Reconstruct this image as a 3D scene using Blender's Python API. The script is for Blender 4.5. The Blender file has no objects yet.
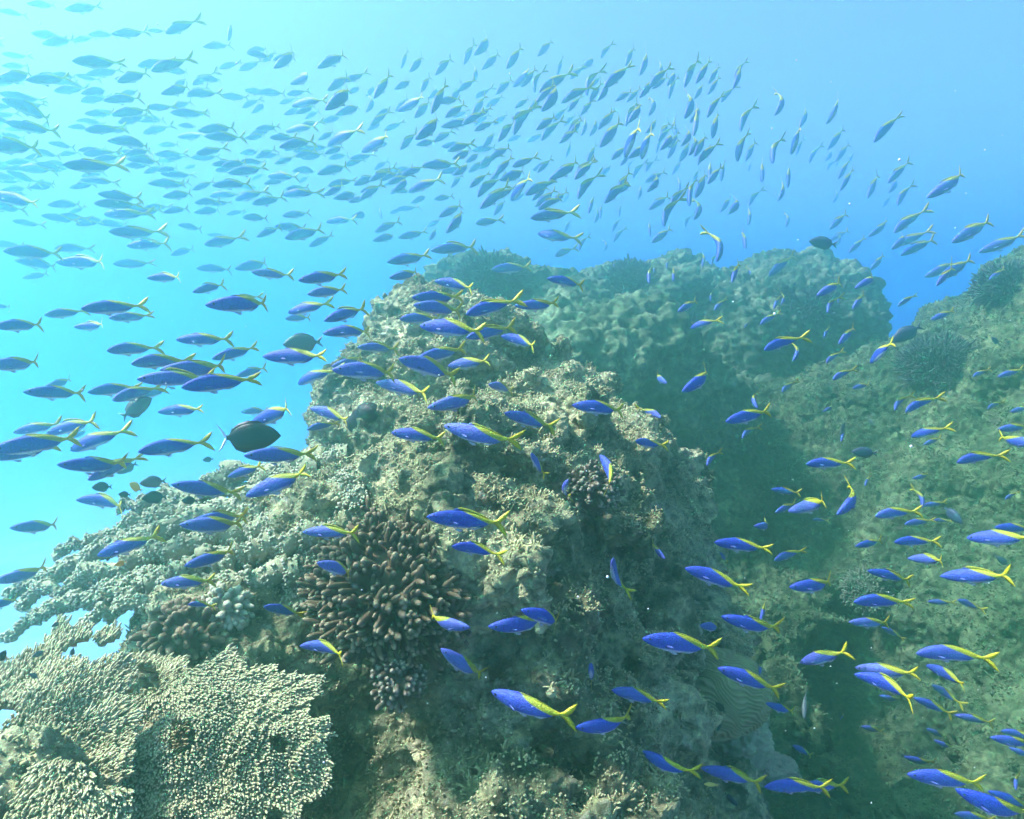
import bpy, math, random
import numpy as np
from mathutils import Vector, Matrix
from mathutils.bvhtree import BVHTree

R = math.radians
S = bpy.context.scene
C = S.collection
rng = np.random.default_rng(7)
random.seed(7)

# ------------------------------------------------------------------ camera, light, exposure
PITCH = -6.0
FPX = 740.0
cd = bpy.data.cameras.new("camera")
cam = bpy.data.objects.new("camera", cd)
C.objects.link(cam)
cam.location = (0, 0, 0)
cam.rotation_euler = (R(90 + PITCH), 0, 0)
cd.sensor_width = 36.0
cd.lens = 36.0 * FPX / 1024.0
cd.clip_start = 0.02
cd.clip_end = 2000
S.camera = cam

SUN_DIR = Vector((-0.62, 0.08, 0.78)).normalized()      # from the scene towards the sun
SUN_EL = math.asin(SUN_DIR.z)
SUN_AZ = math.atan2(SUN_DIR.x, SUN_DIR.y)                # clockwise from +Y
w = bpy.data.worlds.new("World")
S.world = w
w.use_nodes = True
nt = w.node_tree
bg = nt.nodes["Background"]
sky = nt.nodes.new("ShaderNodeTexSky")
sky.sky_type = 'NISHITA'
sky.sun_disc = False
sky.sun_elevation = SUN_EL
sky.sun_rotation = SUN_AZ
nt.links.new(sky.outputs[0], bg.inputs[0])
bg.inputs[1].default_value = 0.082
sl = bpy.data.lights.new("sun", 'SUN')
sl.energy = 5.0
sl.angle = R(5)
sl.color = (1.0, 0.94, 0.72)
sun = bpy.data.objects.new("sun", sl)
C.objects.link(sun)
sun.rotation_euler = SUN_DIR.to_track_quat('Z', 'Y').to_euler()
HAZE_DENSITY = 0.172
HAZE_COLOR = (0.21, 0.545, 0.395)
HAZE_ABSORB = (0.12, 0.25, 0.85)
HAZE_ANISO = 0.86
S.view_settings.view_transform = 'Standard'
S.view_settings.look = 'None'
S.view_settings.gamma = 1.0
S.view_settings.use_curve_mapping = False
S.view_settings.exposure = 2.0
S.render.engine = 'CYCLES'
S.cycles.use_denoising = True
S.cycles.volume_bounces = 6
S.cycles.max_bounces = 8
S.cycles.diffuse_bounces = 1
S.cycles.transparent_max_bounces = 4

# ------------------------------------------------------------------ helpers
FW = np.array([0, math.cos(R(PITCH)), math.sin(R(PITCH))])
UP = np.array([0, -math.sin(R(PITCH)), math.cos(R(PITCH))])
RT = np.array([1.0, 0, 0])

def at(px, py, d):
    """a point of the place, measured on the photograph, at d metres of depth"""
    return RT * ((px - 512) / FPX * d) + UP * ((409.5 - py) / FPX * d) + FW * d

def tag(o, label=None, cat=None, group=None, kind=None):
    if label: o['label'] = label
    if cat: o['category'] = cat
    if group: o['group'] = group
    if kind: o['kind'] = kind
    return o

def np_mesh(name, v, f, mats=(), smooth=True, attrs=None):
    v = np.ascontiguousarray(v, dtype=np.float32)
    me = bpy.data.meshes.new(name)
    if isinstance(f, np.ndarray):
        k = f.shape[1]
        me.vertices.add(len(v)); me.vertices.foreach_set("co", v.ravel())
        me.loops.add(f.size); me.loops.foreach_set("vertex_index", np.ascontiguousarray(f, dtype=np.int32).ravel())
        me.polygons.add(len(f)); me.polygons.foreach_set("loop_start", np.arange(0, f.size, k, dtype=np.int32))
    else:
        me.from_pydata([tuple(map(float, p)) for p in v], [], f)
    if attrs:
        for an, (typ, data) in attrs.items():
            a = me.attributes.new(an, typ, 'POINT')
            a.data.foreach_set("vector" if typ == 'FLOAT_VECTOR' else "value", np.ascontiguousarray(data, dtype=np.float32).ravel())
    me.polygons.foreach_set("use_smooth", np.full(len(me.polygons), smooth, dtype=bool))
    for m in mats: me.materials.append(m)
    me.update(calc_edges=True)
    return me

def link(name, me, parent=None):
    o = bpy.data.objects.new(name, me)
    C.objects.link(o)
    if parent: o.parent = parent
    return o

def verts_of(me):
    a = np.empty(len(me.vertices) * 3, dtype=np.float32); me.vertices.foreach_get("co", a); return a.reshape(-1, 3)

def normals_of(me):
    a = np.empty(len(me.vertices) * 3, dtype=np.float32); me.vertex_normals.foreach_get("vector", a); return a.reshape(-1, 3)

def _hash(ix, iy, iz, seed):
    n = (ix.astype(np.uint32) * np.uint32(374761393)) ^ (iy.astype(np.uint32) * np.uint32(668265263)) ^ (iz.astype(np.uint32) * np.uint32(2147483647 - 18)) ^ np.uint32((seed * 974634777) & 0xffffffff)
    n = (n ^ (n >> np.uint32(13))) * np.uint32(1274126177)
    n = (n ^ (n >> np.uint32(15))) * np.uint32(2246822519)
    return n ^ (n >> np.uint32(16))

def perlin(p, seed=0):
    p = np.asarray(p, dtype=np.float32)
    i0 = np.floor(p); f = p - i0; i0 = i0.astype(np.int32)
    u = f * f * f * (f * (f * 6 - 15) + 10)
    out = np.zeros(len(p), dtype=np.float32)
    for dx in (0, 1):
        wx = u[:, 0] if dx else 1 - u[:, 0]
        for dy in (0, 1):
            wy = u[:, 1] if dy else 1 - u[:, 1]
            for dz in (0, 1):
                wz = u[:, 2] if dz else 1 - u[:, 2]
                h = _hash(i0[:, 0] + dx, i0[:, 1] + dy, i0[:, 2] + dz, seed)
                gx = (h & np.uint32(1023)).astype(np.float32) / 511.5 - 1
                gy = ((h >> np.uint32(10)) & np.uint32(1023)).astype(np.float32) / 511.5 - 1
                gz = ((h >> np.uint32(20)) & np.uint32(1023)).astype(np.float32) / 511.5 - 1
                out += wx * wy * wz * (gx * (f[:, 0] - dx) + gy * (f[:, 1] - dy) + gz * (f[:, 2] - dz))
    return out * 1.3

def fbm(p, octv=4, seed=0):
    s = 0; a = 1.0
    for k in range(octv):
        s = s + a * perlin(np.asarray(p) * (2.03 ** k) + k * 7.3, seed + k); a *= 0.5
    return s

def ridged(p, octv=3, seed=0):
    s = 0; a = 1.0
    for k in range(octv):
        s = s + a * (1 - 2.2 * np.abs(perlin(np.asarray(p) * (2.1 ** k) + k * 3.7, seed + k))); a *= 0.5
    return s

def worley(p, seed=0):
    p = np.asarray(p, dtype=np.float32)
    i0 = np.floor(p - 0.5).astype(np.int32); best = np.full(len(p), 9.0, dtype=np.float32)
    for dx in (0, 1):
        for dy in (0, 1):
            for dz in (0, 1):
                cx, cy, cz = i0[:, 0] + dx, i0[:, 1] + dy, i0[:, 2] + dz
                h = _hash(cx, cy, cz, seed)
                q0 = cx + 0.15 + 0.7 * (h & np.uint32(1023)).astype(np.float32) / 1023
                q1 = cy + 0.15 + 0.7 * ((h >> np.uint32(10)) & np.uint32(1023)).astype(np.float32) / 1023
                q2 = cz + 0.15 + 0.7 * ((h >> np.uint32(20)) & np.uint32(1023)).astype(np.float32) / 1023
                best = np.minimum(best, (q0 - p[:, 0]) ** 2 + (q1 - p[:, 1]) ** 2 + (q2 - p[:, 2]) ** 2)
    return np.sqrt(best)

def smin(a, b, k):
    h = np.clip(0.5 + 0.5 * (b - a) / k, 0, 1)
    return b * (1 - h) + a * h - k * h * (1 - h)

def sd_ell(P, c, r):
    q = (P - np.asarray(c, dtype=np.float32)) / np.asarray(r, dtype=np.float32)
    k0 = np.sqrt((q * q).sum(-1)) + 1e-6
    q2 = q / np.asarray(r, dtype=np.float32)
    k1 = np.sqrt((q2 * q2).sum(-1)) + 1e-6
    return k0 * (k0 - 1) / k1

def surface_nets(F, lo, h):
    """quads where the sampled field F crosses zero (naive surface nets)"""
    nx, ny, nz = F.shape
    inside = F < 0
    cnt = np.zeros((nx - 1, ny - 1, nz - 1), dtype=np.float32)
    acc = np.zeros((nx - 1, ny - 1, nz - 1, 3), dtype=np.float32)
    for ax in range(3):
        o1, o2 = [a for a in range(3) if a != ax]
        sl0 = [slice(None)] * 3; sl1 = [slice(None)] * 3
        sl0[ax] = slice(0, -1); sl1[ax] = slice(1, None)
        a, b = F[tuple(sl0)], F[tuple(sl1)]
        cr = (a < 0) != (b < 0)
        t = np.where(cr, a / np.where(a - b == 0, 1, a - b), 0)
        for d1 in (0, 1):
            for d2 in (0, 1):
                s = [slice(None)] * 3
                s[o1] = slice(d1, F.shape[o1] - 1 + d1); s[o2] = slice(d2, F.shape[o2] - 1 + d2)
                c = cr[tuple(s)]
                cnt += c
                acc[..., ax] += np.where(c, t[tuple(s)], 0)
                acc[..., o1] += c * d1
                acc[..., o2] += c * d2
    act = cnt > 0
    idx = np.full(cnt.shape, -1, dtype=np.int64); idx[act] = np.arange(act.sum())
    base = np.argwhere(act).astype(np.float32)
    V = (base + acc[act] / cnt[act][:, None]) * h + np.asarray(lo, dtype=np.float32)
    Q = []
    for ax in range(3):
        o1, o2 = [(1, 2), (2, 0), (0, 1)][ax]
        s0 = [slice(1, -1)] * 3; s1 = [slice(1, -1)] * 3
        s0[ax] = slice(0, -1); s1[ax] = slice(1, None)
        ia, ib = inside[tuple(s0)], inside[tuple(s1)]
        for cr, flip in ((ia & ~ib, False), (~ia & ib, True)):
            e = np.argwhere(cr)
            off = np.ones(3, dtype=np.int64); off[ax] = 0
            e = e + off
            def cell(a, b):
                k = e.copy(); k[:, o1] -= a; k[:, o2] -= b
                return idx[k[:, 0], k[:, 1], k[:, 2]]
            q = np.stack([cell(1, 1), cell(0, 1), cell(0, 0), cell(1, 0)], 1)
            if flip: q = q[:, ::-1]
            Q.append(q)
    Q = np.concatenate(Q)
    return V, Q[(Q >= 0).all(1)]

def subdivided(me, levels):
    o = bpy.data.objects.new("tmp", me); C.objects.link(o)
    m = o.modifiers.new("s", 'SUBSURF'); m.levels = levels; m.render_levels = levels
    dg = bpy.context.evaluated_depsgraph_get()
    out = bpy.data.meshes.new_from_object(o.evaluated_get(dg))
    bpy.data.objects.remove(o); bpy.data.meshes.remove(me)
    return out

def rock(name, lo, hi, h, field, levels, fine, mat):
    """rock mass: field -> surface nets -> subdivided -> fine relief along the normals"""
    n = [int(math.ceil((b - a) / h)) + 1 for a, b in zip(lo, hi)]
    ax = [np.float32(lo[k]) + np.float32(h) * np.arange(n[k], dtype=np.float32) for k in range(3)]
    G = np.stack(np.meshgrid(*ax, indexing='ij'), -1).reshape(-1, 3)
    F = field(G).reshape(n)
    V, Q = surface_nets(F, lo, h)
    me = np_mesh(name, V, Q)
    if levels: me = subdivided(me, levels)
    V = verts_of(me); N = normals_of(me)
    V = V + N * fine(V)[:, None]
    me.vertices.foreach_set("co", np.ascontiguousarray(V, dtype=np.float32).ravel())
    me.polygons.foreach_set("use_smooth", np.full(len(me.polygons), True, dtype=bool))
    me.materials.clear(); me.materials.append(mat)
    me.update()
    return link(name, me)

# ------------------------------------------------------------------ materials
def new_mat(name):
    m = bpy.data.materials.new(name); m.use_nodes = True
    n = m.node_tree; return m, n, n.nodes["Principled BSDF"]

def ramp(n, stops, interp='LINEAR'):
    r = n.nodes.new("ShaderNodeValToRGB"); e = r.color_ramp.elements
    r.color_ramp.interpolation = interp
    while len(e) < len(stops): e.new(0.5)
    for k, (p, c) in enumerate(stops):
        e[k].position = p; e[k].color = (*c, 1)
    return r

def noise_node(n, vec, scale, detail=4, rough=0.55, dist=0.0):
    t = n.nodes.new("ShaderNodeTexNoise"); t.inputs['Scale'].default_value = scale
    t.inputs['Detail'].default_value = detail; t.inputs['Roughness'].default_value = rough
    t.inputs['Distortion'].default_value = dist
    n.links.new(vec, t.inputs['Vector']); return t

def mixc(n, fac, a, b, mode='MIX'):
    x = n.nodes.new("ShaderNodeMix"); x.data_type = 'RGBA'; x.blend_type = mode
    for s, v in ((x.inputs[0], fac), (x.inputs[6], a), (x.inputs[7], b)):
        if hasattr(v, 'is_linked') or isinstance(v, bpy.types.NodeSocket): n.links.new(v, s)
        elif isinstance(v, (tuple, list)): s.default_value = (*v, 1)
        else: s.default_value = v
    return x.outputs[2]

def mathn(n, op, a, b=None, c=None):
    x = n.nodes.new("ShaderNodeMath"); x.operation = op
    for s, v in zip(x.inputs, (a, b, c)):
        if v is None: continue
        if isinstance(v, bpy.types.NodeSocket): n.links.new(v, s)
        else: s.default_value = v
    return x.outputs[0]

def rock_mat(name, dark, mid, light, pale, bump=0.6, fine=110):
    m, n, b = new_mat(name)
    tc = n.nodes.new("ShaderNodeTexCoord").outputs['Object']
    a = noise_node(n, tc, 2.6, 6, 0.65, 0.6)
    r1 = ramp(n, [(0.32, dark), (0.48, mid), (0.62, light)])
    n.links.new(a.outputs['Fac'], r1.inputs[0])
    c = noise_node(n, tc, 17, 6, 0.7, 0.4)
    r2 = ramp(n, [(0.36, (0.30, 0.29, 0.26)), (0.5, (0.85, 0.85, 0.85)), (0.64, (1.6, 1.55, 1.35))])
    n.links.new(c.outputs['Fac'], r2.inputs[0])
    col = mixc(n, 1.0, r1.outputs[0], r2.outputs[0], 'MULTIPLY')
    p = noise_node(n, tc, 9, 5, 0.7, 0.8)
    r3 = ramp(n, [(0.60, (0, 0, 0)), (0.68, (1, 1, 1))])
    n.links.new(p.outputs['Fac'], r3.inputs[0])
    col = mixc(n, mathn(n, 'MULTIPLY', r3.outputs[0], 0.55), col, pale)
    p2 = noise_node(n, tc, 6.3, 5, 0.65, 0.5)
    r4 = ramp(n, [(0.62, (0, 0, 0)), (0.70, (1, 1, 1))])
    n.links.new(p2.outputs['Fac'], r4.inputs[0])
    col = mixc(n, mathn(n, 'MULTIPLY', r4.outputs[0], 0.5), col, (0.17, 0.13, 0.085))
    n.links.new(col, b.inputs['Base Color'])
    b.inputs['Roughness'].default_value = 0.9
    b.inputs['Specular IOR Level'].default_value = 0.15
    f1 = noise_node(n, tc, fine, 6, 0.75)
    f2 = noise_node(n, tc, fine * 0.3, 4, 0.6)
    hsum = mathn(n, 'ADD', f1.outputs['Fac'], mathn(n, 'MULTIPLY', f2.outputs['Fac'], 2.0))
    bp = n.nodes.new("ShaderNodeBump"); bp.inputs['Strength'].default_value = bump; bp.inputs['Distance'].default_value = 0.012
    n.links.new(hsum, bp.inputs['Height']); n.links.new(bp.outputs[0], b.inputs['Normal'])
    return m

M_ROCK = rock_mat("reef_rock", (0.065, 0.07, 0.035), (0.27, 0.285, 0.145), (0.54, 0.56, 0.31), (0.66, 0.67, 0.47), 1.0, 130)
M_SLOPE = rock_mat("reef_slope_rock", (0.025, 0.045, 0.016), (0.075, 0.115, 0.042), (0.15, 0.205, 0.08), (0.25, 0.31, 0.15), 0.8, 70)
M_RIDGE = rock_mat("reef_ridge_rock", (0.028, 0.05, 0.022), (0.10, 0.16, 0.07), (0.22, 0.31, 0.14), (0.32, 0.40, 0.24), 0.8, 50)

def coral_mat(name, base, tip, tip_from=0.75, bumpy=160, bump=0.4):
    m, n, b = new_mat(name)
    at_ = n.nodes.new("ShaderNodeAttribute"); at_.attribute_name = "tipness"
    tc = n.nodes.new("ShaderNodeTexCoord").outputs['Object']
    a = noise_node(n, tc, 7, 4, 0.6)
    r0 = ramp(n, [(0.35, tuple(x * 0.62 for x in base)), (0.65, tuple(min(1, x * 1.25) for x in base))])
    n.links.new(a.outputs['Fac'], r0.inputs[0])
    r = ramp(n, [(tip_from, (0, 0, 0)), (1.0, (1, 1, 1))])
    n.links.new(at_.outputs['Fac'], r.inputs[0])
    n.links.new(mixc(n, r.outputs[0], r0.outputs[0], tip), b.inputs['Base Color'])
    b.inputs['Roughness'].default_value = 0.85
    b.inputs['Specular IOR Level'].default_value = 0.2
    f = noise_node(n, tc, bumpy, 3, 0.6)
    bp = n.nodes.new("ShaderNodeBump"); bp.inputs['Strength'].default_value = bump; bp.inputs['Distance'].default_value = 0.006
    n.links.new(f.outputs['Fac'], bp.inputs['Height']); n.links.new(bp.outputs[0], b.inputs['Normal'])
    return m

M_BROWN = coral_mat("brown_coral", (0.11, 0.083, 0.042), (0.30, 0.245, 0.14), 0.84)
M_PALETIP = coral_mat("pale_tipped_coral", (0.085, 0.07, 0.042), (0.34, 0.31, 0.21), 0.86)
M_TABLE = coral_mat("table_coral", (0.32, 0.32, 0.155), (0.60, 0.58, 0.33), 0.45, 240)
M_STAG = coral_mat("staghorn_coral", (0.29, 0.315, 0.17), (0.50, 0.53, 0.34), 0.6, 240)
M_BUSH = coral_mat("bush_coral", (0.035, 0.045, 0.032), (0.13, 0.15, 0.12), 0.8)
M_BRAIN = coral_mat("brain_coral", (0.22, 0.24, 0.10), (0.30, 0.32, 0.15), 0.3, 200, 0.2)
M_LOW = coral_mat("low_bush_coral", (0.10, 0.135, 0.06), (0.22, 0.27, 0.14), 0.7)
M_LUMP = coral_mat("boulder_coral", (0.34, 0.36, 0.20), (0.58, 0.60, 0.45), 0.7, 60, 0.9)

def plain(name, col, rough=0.5, spec=0.4):
    m, n, b = new_mat(name)
    tc = n.nodes.new("ShaderNodeTexCoord").outputs['Object']
    a = noise_node(n, tc, 30, 4, 0.6)
    r = ramp(n, [(0.3, tuple(x * 0.75 for x in col)), (0.7, tuple(min(1, x * 1.2) for x in col))])
    n.links.new(a.outputs['Fac'], r.inputs[0]); n.links.new(r.outputs[0], b.inputs['Base Color'])
    b.inputs['Roughness'].default_value = rough; b.inputs['Specular IOR Level'].default_value = spec
    return m

def ramp_scale(n, vec):
    vo = n.nodes.new("ShaderNodeTexVoronoi"); vo.inputs['Scale'].default_value = 62
    n.links.new(vec, vo.inputs['Vector'])
    r = ramp(n, [(0.0, (1.15, 1.15, 1.15)), (0.6, (0.62, 0.62, 0.66))])
    n.links.new(vo.outputs['Distance'], r.inputs[0]); return r.outputs[0]

def fish_mat():
    m, n, b = new_mat("fusilier_skin")
    at_ = n.nodes.new("ShaderNodeAttribute"); at_.attribute_name = "rest"
    sp = n.nodes.new("ShaderNodeSeparateXYZ"); n.links.new(at_.outputs['Vector'], sp.inputs[0])
    x, y, z = sp.outputs
    oi = n.nodes.new("ShaderNodeObjectInfo").outputs['Random']
    # flank blue, a little paler towards the snout
    sc = noise_node(n, at_.outputs['Vector'], 46, 3, 0.6)
    blue = ramp(n, [(0.35, (0.012, 0.035, 0.34)), (0.65, (0.028, 0.068, 0.52))])
    n.links.new(sc.outputs['Fac'], blue.inputs[0])
    # belly: z below a curve
    belly = n.nodes.new("ShaderNodeMapRange"); belly.inputs[1].default_value = -0.068; belly.inputs[2].default_value = -0.092
    n.links.new(z, belly.inputs[0])
    sheen = mixc(n, mathn(n, 'MULTIPLY', mathn(n, 'POWER', oi, 2.0), 0.75), blue.outputs[0], (0.16, 0.20, 0.56))
    col = mixc(n, belly.outputs[0], sheen, (0.62, 0.66, 0.72))
    # yellow back and tail: z - 0.39 x above a line, jittered a little per fish
    line = mathn(n, 'SUBTRACT', z, mathn(n, 'MULTIPLY', x, 0.39))
    line = mathn(n, 'ADD', line, mathn(n, 'MULTIPLY', mathn(n, 'SUBTRACT', oi, 0.5), 0.02))
    wob = mathn(n, 'MULTIPLY', mathn(n, 'SUBTRACT', sc.outputs['Fac'], 0.5), 0.012)
    yel = n.nodes.new("ShaderNodeMapRange"); yel.inputs[1].default_value = 0.066; yel.inputs[2].default_value = 0.080
    n.links.new(mathn(n, 'ADD', line, wob), yel.inputs[0])
    yc = ramp(n, [(0.0, (0.54, 0.54, 0.012)), (1.0, (0.33, 0.40, 0.03))])
    mr = n.nodes.new("ShaderNodeMapRange"); mr.inputs[1].default_value = -0.4; mr.inputs[2].default_value = 0.15
    n.links.new(x, mr.inputs[0]); n.links.new(mr.outputs[0], yc.inputs[0])
    col = mixc(n, yel.outputs[0], col, yc.outputs[0])
    tl = n.nodes.new("ShaderNodeMapRange"); tl.inputs[1].default_value = -0.275; tl.inputs[2].default_value = -0.30
    n.links.new(x, tl.inputs[0])
    col = mixc(n, tl.outputs[0], col, (0.66, 0.60, 0.01))
    # dark axil spot
    vx = mathn(n, 'ADD', x, -0.205); vz = mathn(n, 'ADD', z, 0.045)
    dd = mathn(n, 'ADD', mathn(n, 'MULTIPLY', vx, vx), mathn(n, 'MULTIPLY', vz, vz))
    sp2 = mathn(n, 'LESS_THAN', dd, 0.00022)
    col = mixc(n, sp2, col, (0.01, 0.01, 0.02))
    # gill cover edge and mouth line, a silvery cheek below the eye
    gx = mathn(n, 'ADD', x, mathn(n, 'MULTIPLY', mathn(n, 'MULTIPLY', z, z), 6.0))
    gill = mathn(n, 'LESS_THAN', mathn(n, 'ABSOLUTE', mathn(n, 'SUBTRACT', gx, 0.315)), 0.005)
    gill = mathn(n, 'MULTIPLY', gill, mathn(n, 'LESS_THAN', z, 0.05))
    col = mixc(n, mathn(n, 'MULTIPLY', gill, 0.6), col, (0.01, 0.015, 0.08))
    sc2 = mixc(n, 1.0, col, ramp_scale(n, at_.outputs['Vector']), 'MULTIPLY')
    n.links.new(sc2, b.inputs['Base Color'])
    b.inputs['Roughness'].default_value = 0.5
    b.inputs['Specular IOR Level'].default_value = 0.35
    vo = n.nodes.new("ShaderNodeTexVoronoi"); vo.inputs['Scale'].default_value = 62
    n.links.new(at_.outputs['Vector'], vo.inputs['Vector'])
    bp = n.nodes.new("ShaderNodeBump"); bp.inputs['Strength'].default_value = 0.5; bp.inputs['Distance'].default_value = 0.003
    n.links.new(vo.outputs['Distance'], bp.inputs['Height']); n.links.new(bp.outputs[0], b.inputs['Normal'])
    return m
M_FISH = fish_mat()
M_EYE = plain("fish_eye", (0.012, 0.012, 0.015), 0.15, 0.6)
M_FIN = plain("pale_fin", (0.07, 0.09, 0.30), 0.6, 0.2)
M_DARKFISH = plain("dark_fish_skin", (0.006, 0.007, 0.008), 0.5, 0.3)
M_GREYFISH = plain("grey_green_fish_skin", (0.10, 0.14, 0.13), 0.5, 0.3)
M_BLUEGREY = plain("blue_grey_fish_skin", (0.03, 0.05, 0.09), 0.5, 0.3)
M_WHITE = plain("white_fin", (0.75, 0.78, 0.78), 0.5, 0.3)
M_YELLOWFISH = plain("yellow_fish_skin", (0.72, 0.62, 0.12), 0.5, 0.3)
M_CUKE = plain("black_sea_cucumber_skin", (0.012, 0.013, 0.013), 0.6, 0.3)
M_SPONGE = plain("tan_sponge", (0.34, 0.30, 0.20), 0.9, 0.1)
M_ORANGE = plain("orange_fish_skin", (0.60, 0.30, 0.03), 0.5, 0.3)

# ------------------------------------------------------------------ the seabed
def seabed():
    m, n, b = new_mat("sand")
    tc = n.nodes.new("ShaderNodeTexCoord").outputs['Object']
    a = noise_node(n, tc, 1.2, 6, 0.6)
    r = ramp(n, [(0.35, (0.42, 0.44, 0.36)), (0.6, (0.60, 0.61, 0.50))])
    n.links.new(a.outputs['Fac'], r.inputs[0]); n.links.new(r.outputs[0], b.inputs['Base Color'])
    b.inputs['Roughness'].default_value = 0.95
    g = 160
    u = np.linspace(-1, 1, g); u = np.sign(u) * np.abs(u) ** 1.8 * 70
    X, Y = np.meshgrid(u, u + 5, indexing='ij')
    P = np.stack([X.ravel(), Y.ravel(), 0 * X.ravel()], 1)
    P[:, 2] = -4.3 + 0.25 * fbm(P * 0.5, 3, 40)
    i = np.arange(g * g).reshape(g, g)
    Q = np.stack([i[:-1, :-1], i[1:, :-1], i[1:, 1:], i[:-1, 1:]], -1).reshape(-1, 4)
    return tag(link("seabed", np_mesh("seabed", P, Q, [m])), kind='structure')
seabed()

# ------------------------------------------------------------------ reef rock
ELL = [  # centre, radii (metres) of the boulder's masses, squareness
    ((-0.10, 2.52, -1.06), (0.42, 0.70, 0.58), 3.0),
    ((-0.06, 3.15, -1.02), (0.56, 0.80, 0.73), 2.7),
    ((-0.26, 4.10, -0.98), (0.54, 0.85, 1.00), 2.3),
    ((-0.70, 3.70, -1.02), (0.36, 0.60, 0.78)),
    ((-0.62, 2.70, -1.25), (0.52, 0.60, 0.66)),
    ((0.55, 3.45, -1.10), (0.62, 0.72, 0.70), 2.5),
    ((0.22, 3.8, -1.02), (0.36, 0.70, 0.82)),
    ((-0.52, 4.10, -0.98), (0.42, 0.70, 1.08)),
    ((0.06, 2.15, -1.65), (0.50, 0.52, 0.82)),
    ((-0.02, 1.86, -1.50), (0.46, 0.36, 0.46)),
    ((-0.72, 2.30, -1.55), (0.36, 0.5, 0.62)),
    ((-0.88, 2.12, -1.14), (0.34, 0.28, 0.31)),
    ((-0.95, 1.75, -1.25), (0.42, 0.28, 0.26)),
    ((0.18, 2.35, -1.98), (0.42, 0.6, 0.55)),
    ((0.1, 3.3, -2.4), (1.0, 1.4, 1.0)),
    ((-0.55, 1.60, -1.70), (0.62, 0.45, 0.50)),
    ((-0.86, 1.0, -1.02), (0.20, 0.2, 0.26)),
    ((-0.40, 1.04, -1.13), (0.26, 0.2, 0.20)),
]
def f_boulder(P):
    d = None
    cut = (P - np.array([0.27, 2.26, -0.48], dtype=np.float32)) @ np.array([0.90, -0.33, 0.28], dtype=np.float32)   # the steep shaded flank
    for k_, (c, r, *pw) in enumerate(ELL):
        if pw:
            q = np.abs((P - np.asarray(c, dtype=np.float32)) / np.asarray(r, dtype=np.float32))
            e = ((q ** pw[0]).sum(-1) ** (1 / pw[0]) - 1) * min(r) * 0.95
        else:
            e = sd_ell(P, c, r)
        if k_ < 8: e = -smin(-e, -cut, 0.05)
        d = e if d is None else smin(d, e, 0.09)
    near = np.abs(d) < 0.42
    Q = P[near]
    wq = Q + 0.12 * np.stack([perlin(Q * 2.1, 11), perlin(Q * 2.1 + 9, 12), perlin(Q * 2.1 + 19, 13)], 1)
    dd = 0.16 * fbm(wq * 1.9, 3, 1) + 0.10 * (worley(wq * np.array([4.6, 4.6, 6.0]), 3) - 0.45) - 0.035 * ridged(wq * 5.5, 2, 5)
    d[near] += dd
    return d
def fine_boulder(V):
    wv = V + 0.016 * np.stack([perlin(V * 11, 21), perlin(V * 11 + 5, 22), perlin(V * 11 + 11, 23)], 1)
    patch = np.clip(0.65 + 1.2 * perlin(V * 3.1, 28), 0.2, 1.3)
    pit = np.clip(perlin(wv * 13, 31) - 0.22, 0, 0.5)
    d = 0.040 * (0.5 - worley(wv * 8.5, 24)) + patch * (0.030 * (0.5 - worley(wv * 21, 26)) + 0.019 * (0.5 - worley(wv * 46, 29))) + 0.010 * (0.5 - worley(wv * 88, 32))
    return d + 0.016 * perlin(wv * 30, 27) - 0.10 * pit
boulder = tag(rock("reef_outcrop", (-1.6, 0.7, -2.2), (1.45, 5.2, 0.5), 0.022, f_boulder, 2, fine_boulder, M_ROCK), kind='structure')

# valley and right-hand slope: heights through surveyed points (pixel, depth)
CP = [(1024, 268, 5.0), (990, 300, 5.2), (930, 330, 5.6), (830, 376, 6.0), (900, 500, 4.6), (1000, 600, 3.7), (1010, 790, 2.9), (1024, 450, 4.2),
      (780, 560, 5.0), (720, 725, 3.45), (830, 790, 3.1), (860, 640, 4.2), (740, 800, 2.9), (640, 380, 5.9), (700, 400, 5.6), (760, 440, 5.5),
      (690, 560, 4.7), (735, 500, 4.9), (720, 620, 4.1), (800, 680, 3.9), (660, 800, 2.7), (900, 610, 4.3), (880, 760, 3.6)]
CPW = np.array([at(x, y, 1.3 * d) for x, y, d in CP])
CPW = np.concatenate([CPW, 1.3 * np.array([[5.5, 4.5, 1.1], [5.5, 7.5, 0.6], [4.3, 7.5, -0.2], [3.5, 2.0, -0.9], [2.4, 1.6, -2.1], [0.5, 1.6, -2.5], [0.0, 6, -1.2], [0.0, 3, -2.3], [2.6, 8.4, -2.4], [0, 9, -2.2], [5.5, 9, -0.6]])])
def _tps(r): return np.where(r > 1e-6, r * r * np.log(r + 1e-9), 0)
_A = _tps(np.linalg.norm(CPW[:, None, :2] - CPW[None, :, :2], axis=-1)) + 0.02 * np.eye(len(CPW))
_P = np.concatenate([np.ones((len(CPW), 1)), CPW[:, :2]], 1)
_K = np.block([[_A, _P], [_P.T, np.zeros((3, 3))]])
_W = np.linalg.solve(_K, np.concatenate([CPW[:, 2], np.zeros(3)]))
def slope_h(xy):
    out = np.full(len(xy), _W[-3]) + xy[:, 0] * _W[-2] + xy[:, 1] * _W[-1]
    for k in range(len(CPW)):
        out = out + _W[k] * _tps(np.hypot(xy[:, 0] - CPW[k, 0], xy[:, 1] - CPW[k, 1]))
    return out
HOLES = [(at(880, 690, 5.0), (0.60, 0.62, 0.62)), (at(900, 765, 4.5), (0.42, 0.45, 0.45)), (at(850, 640, 5.6), (0.40, 0.5, 0.40)), (at(705, 460, 7.0), (0.30, 0.4, 0.28))]
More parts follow.
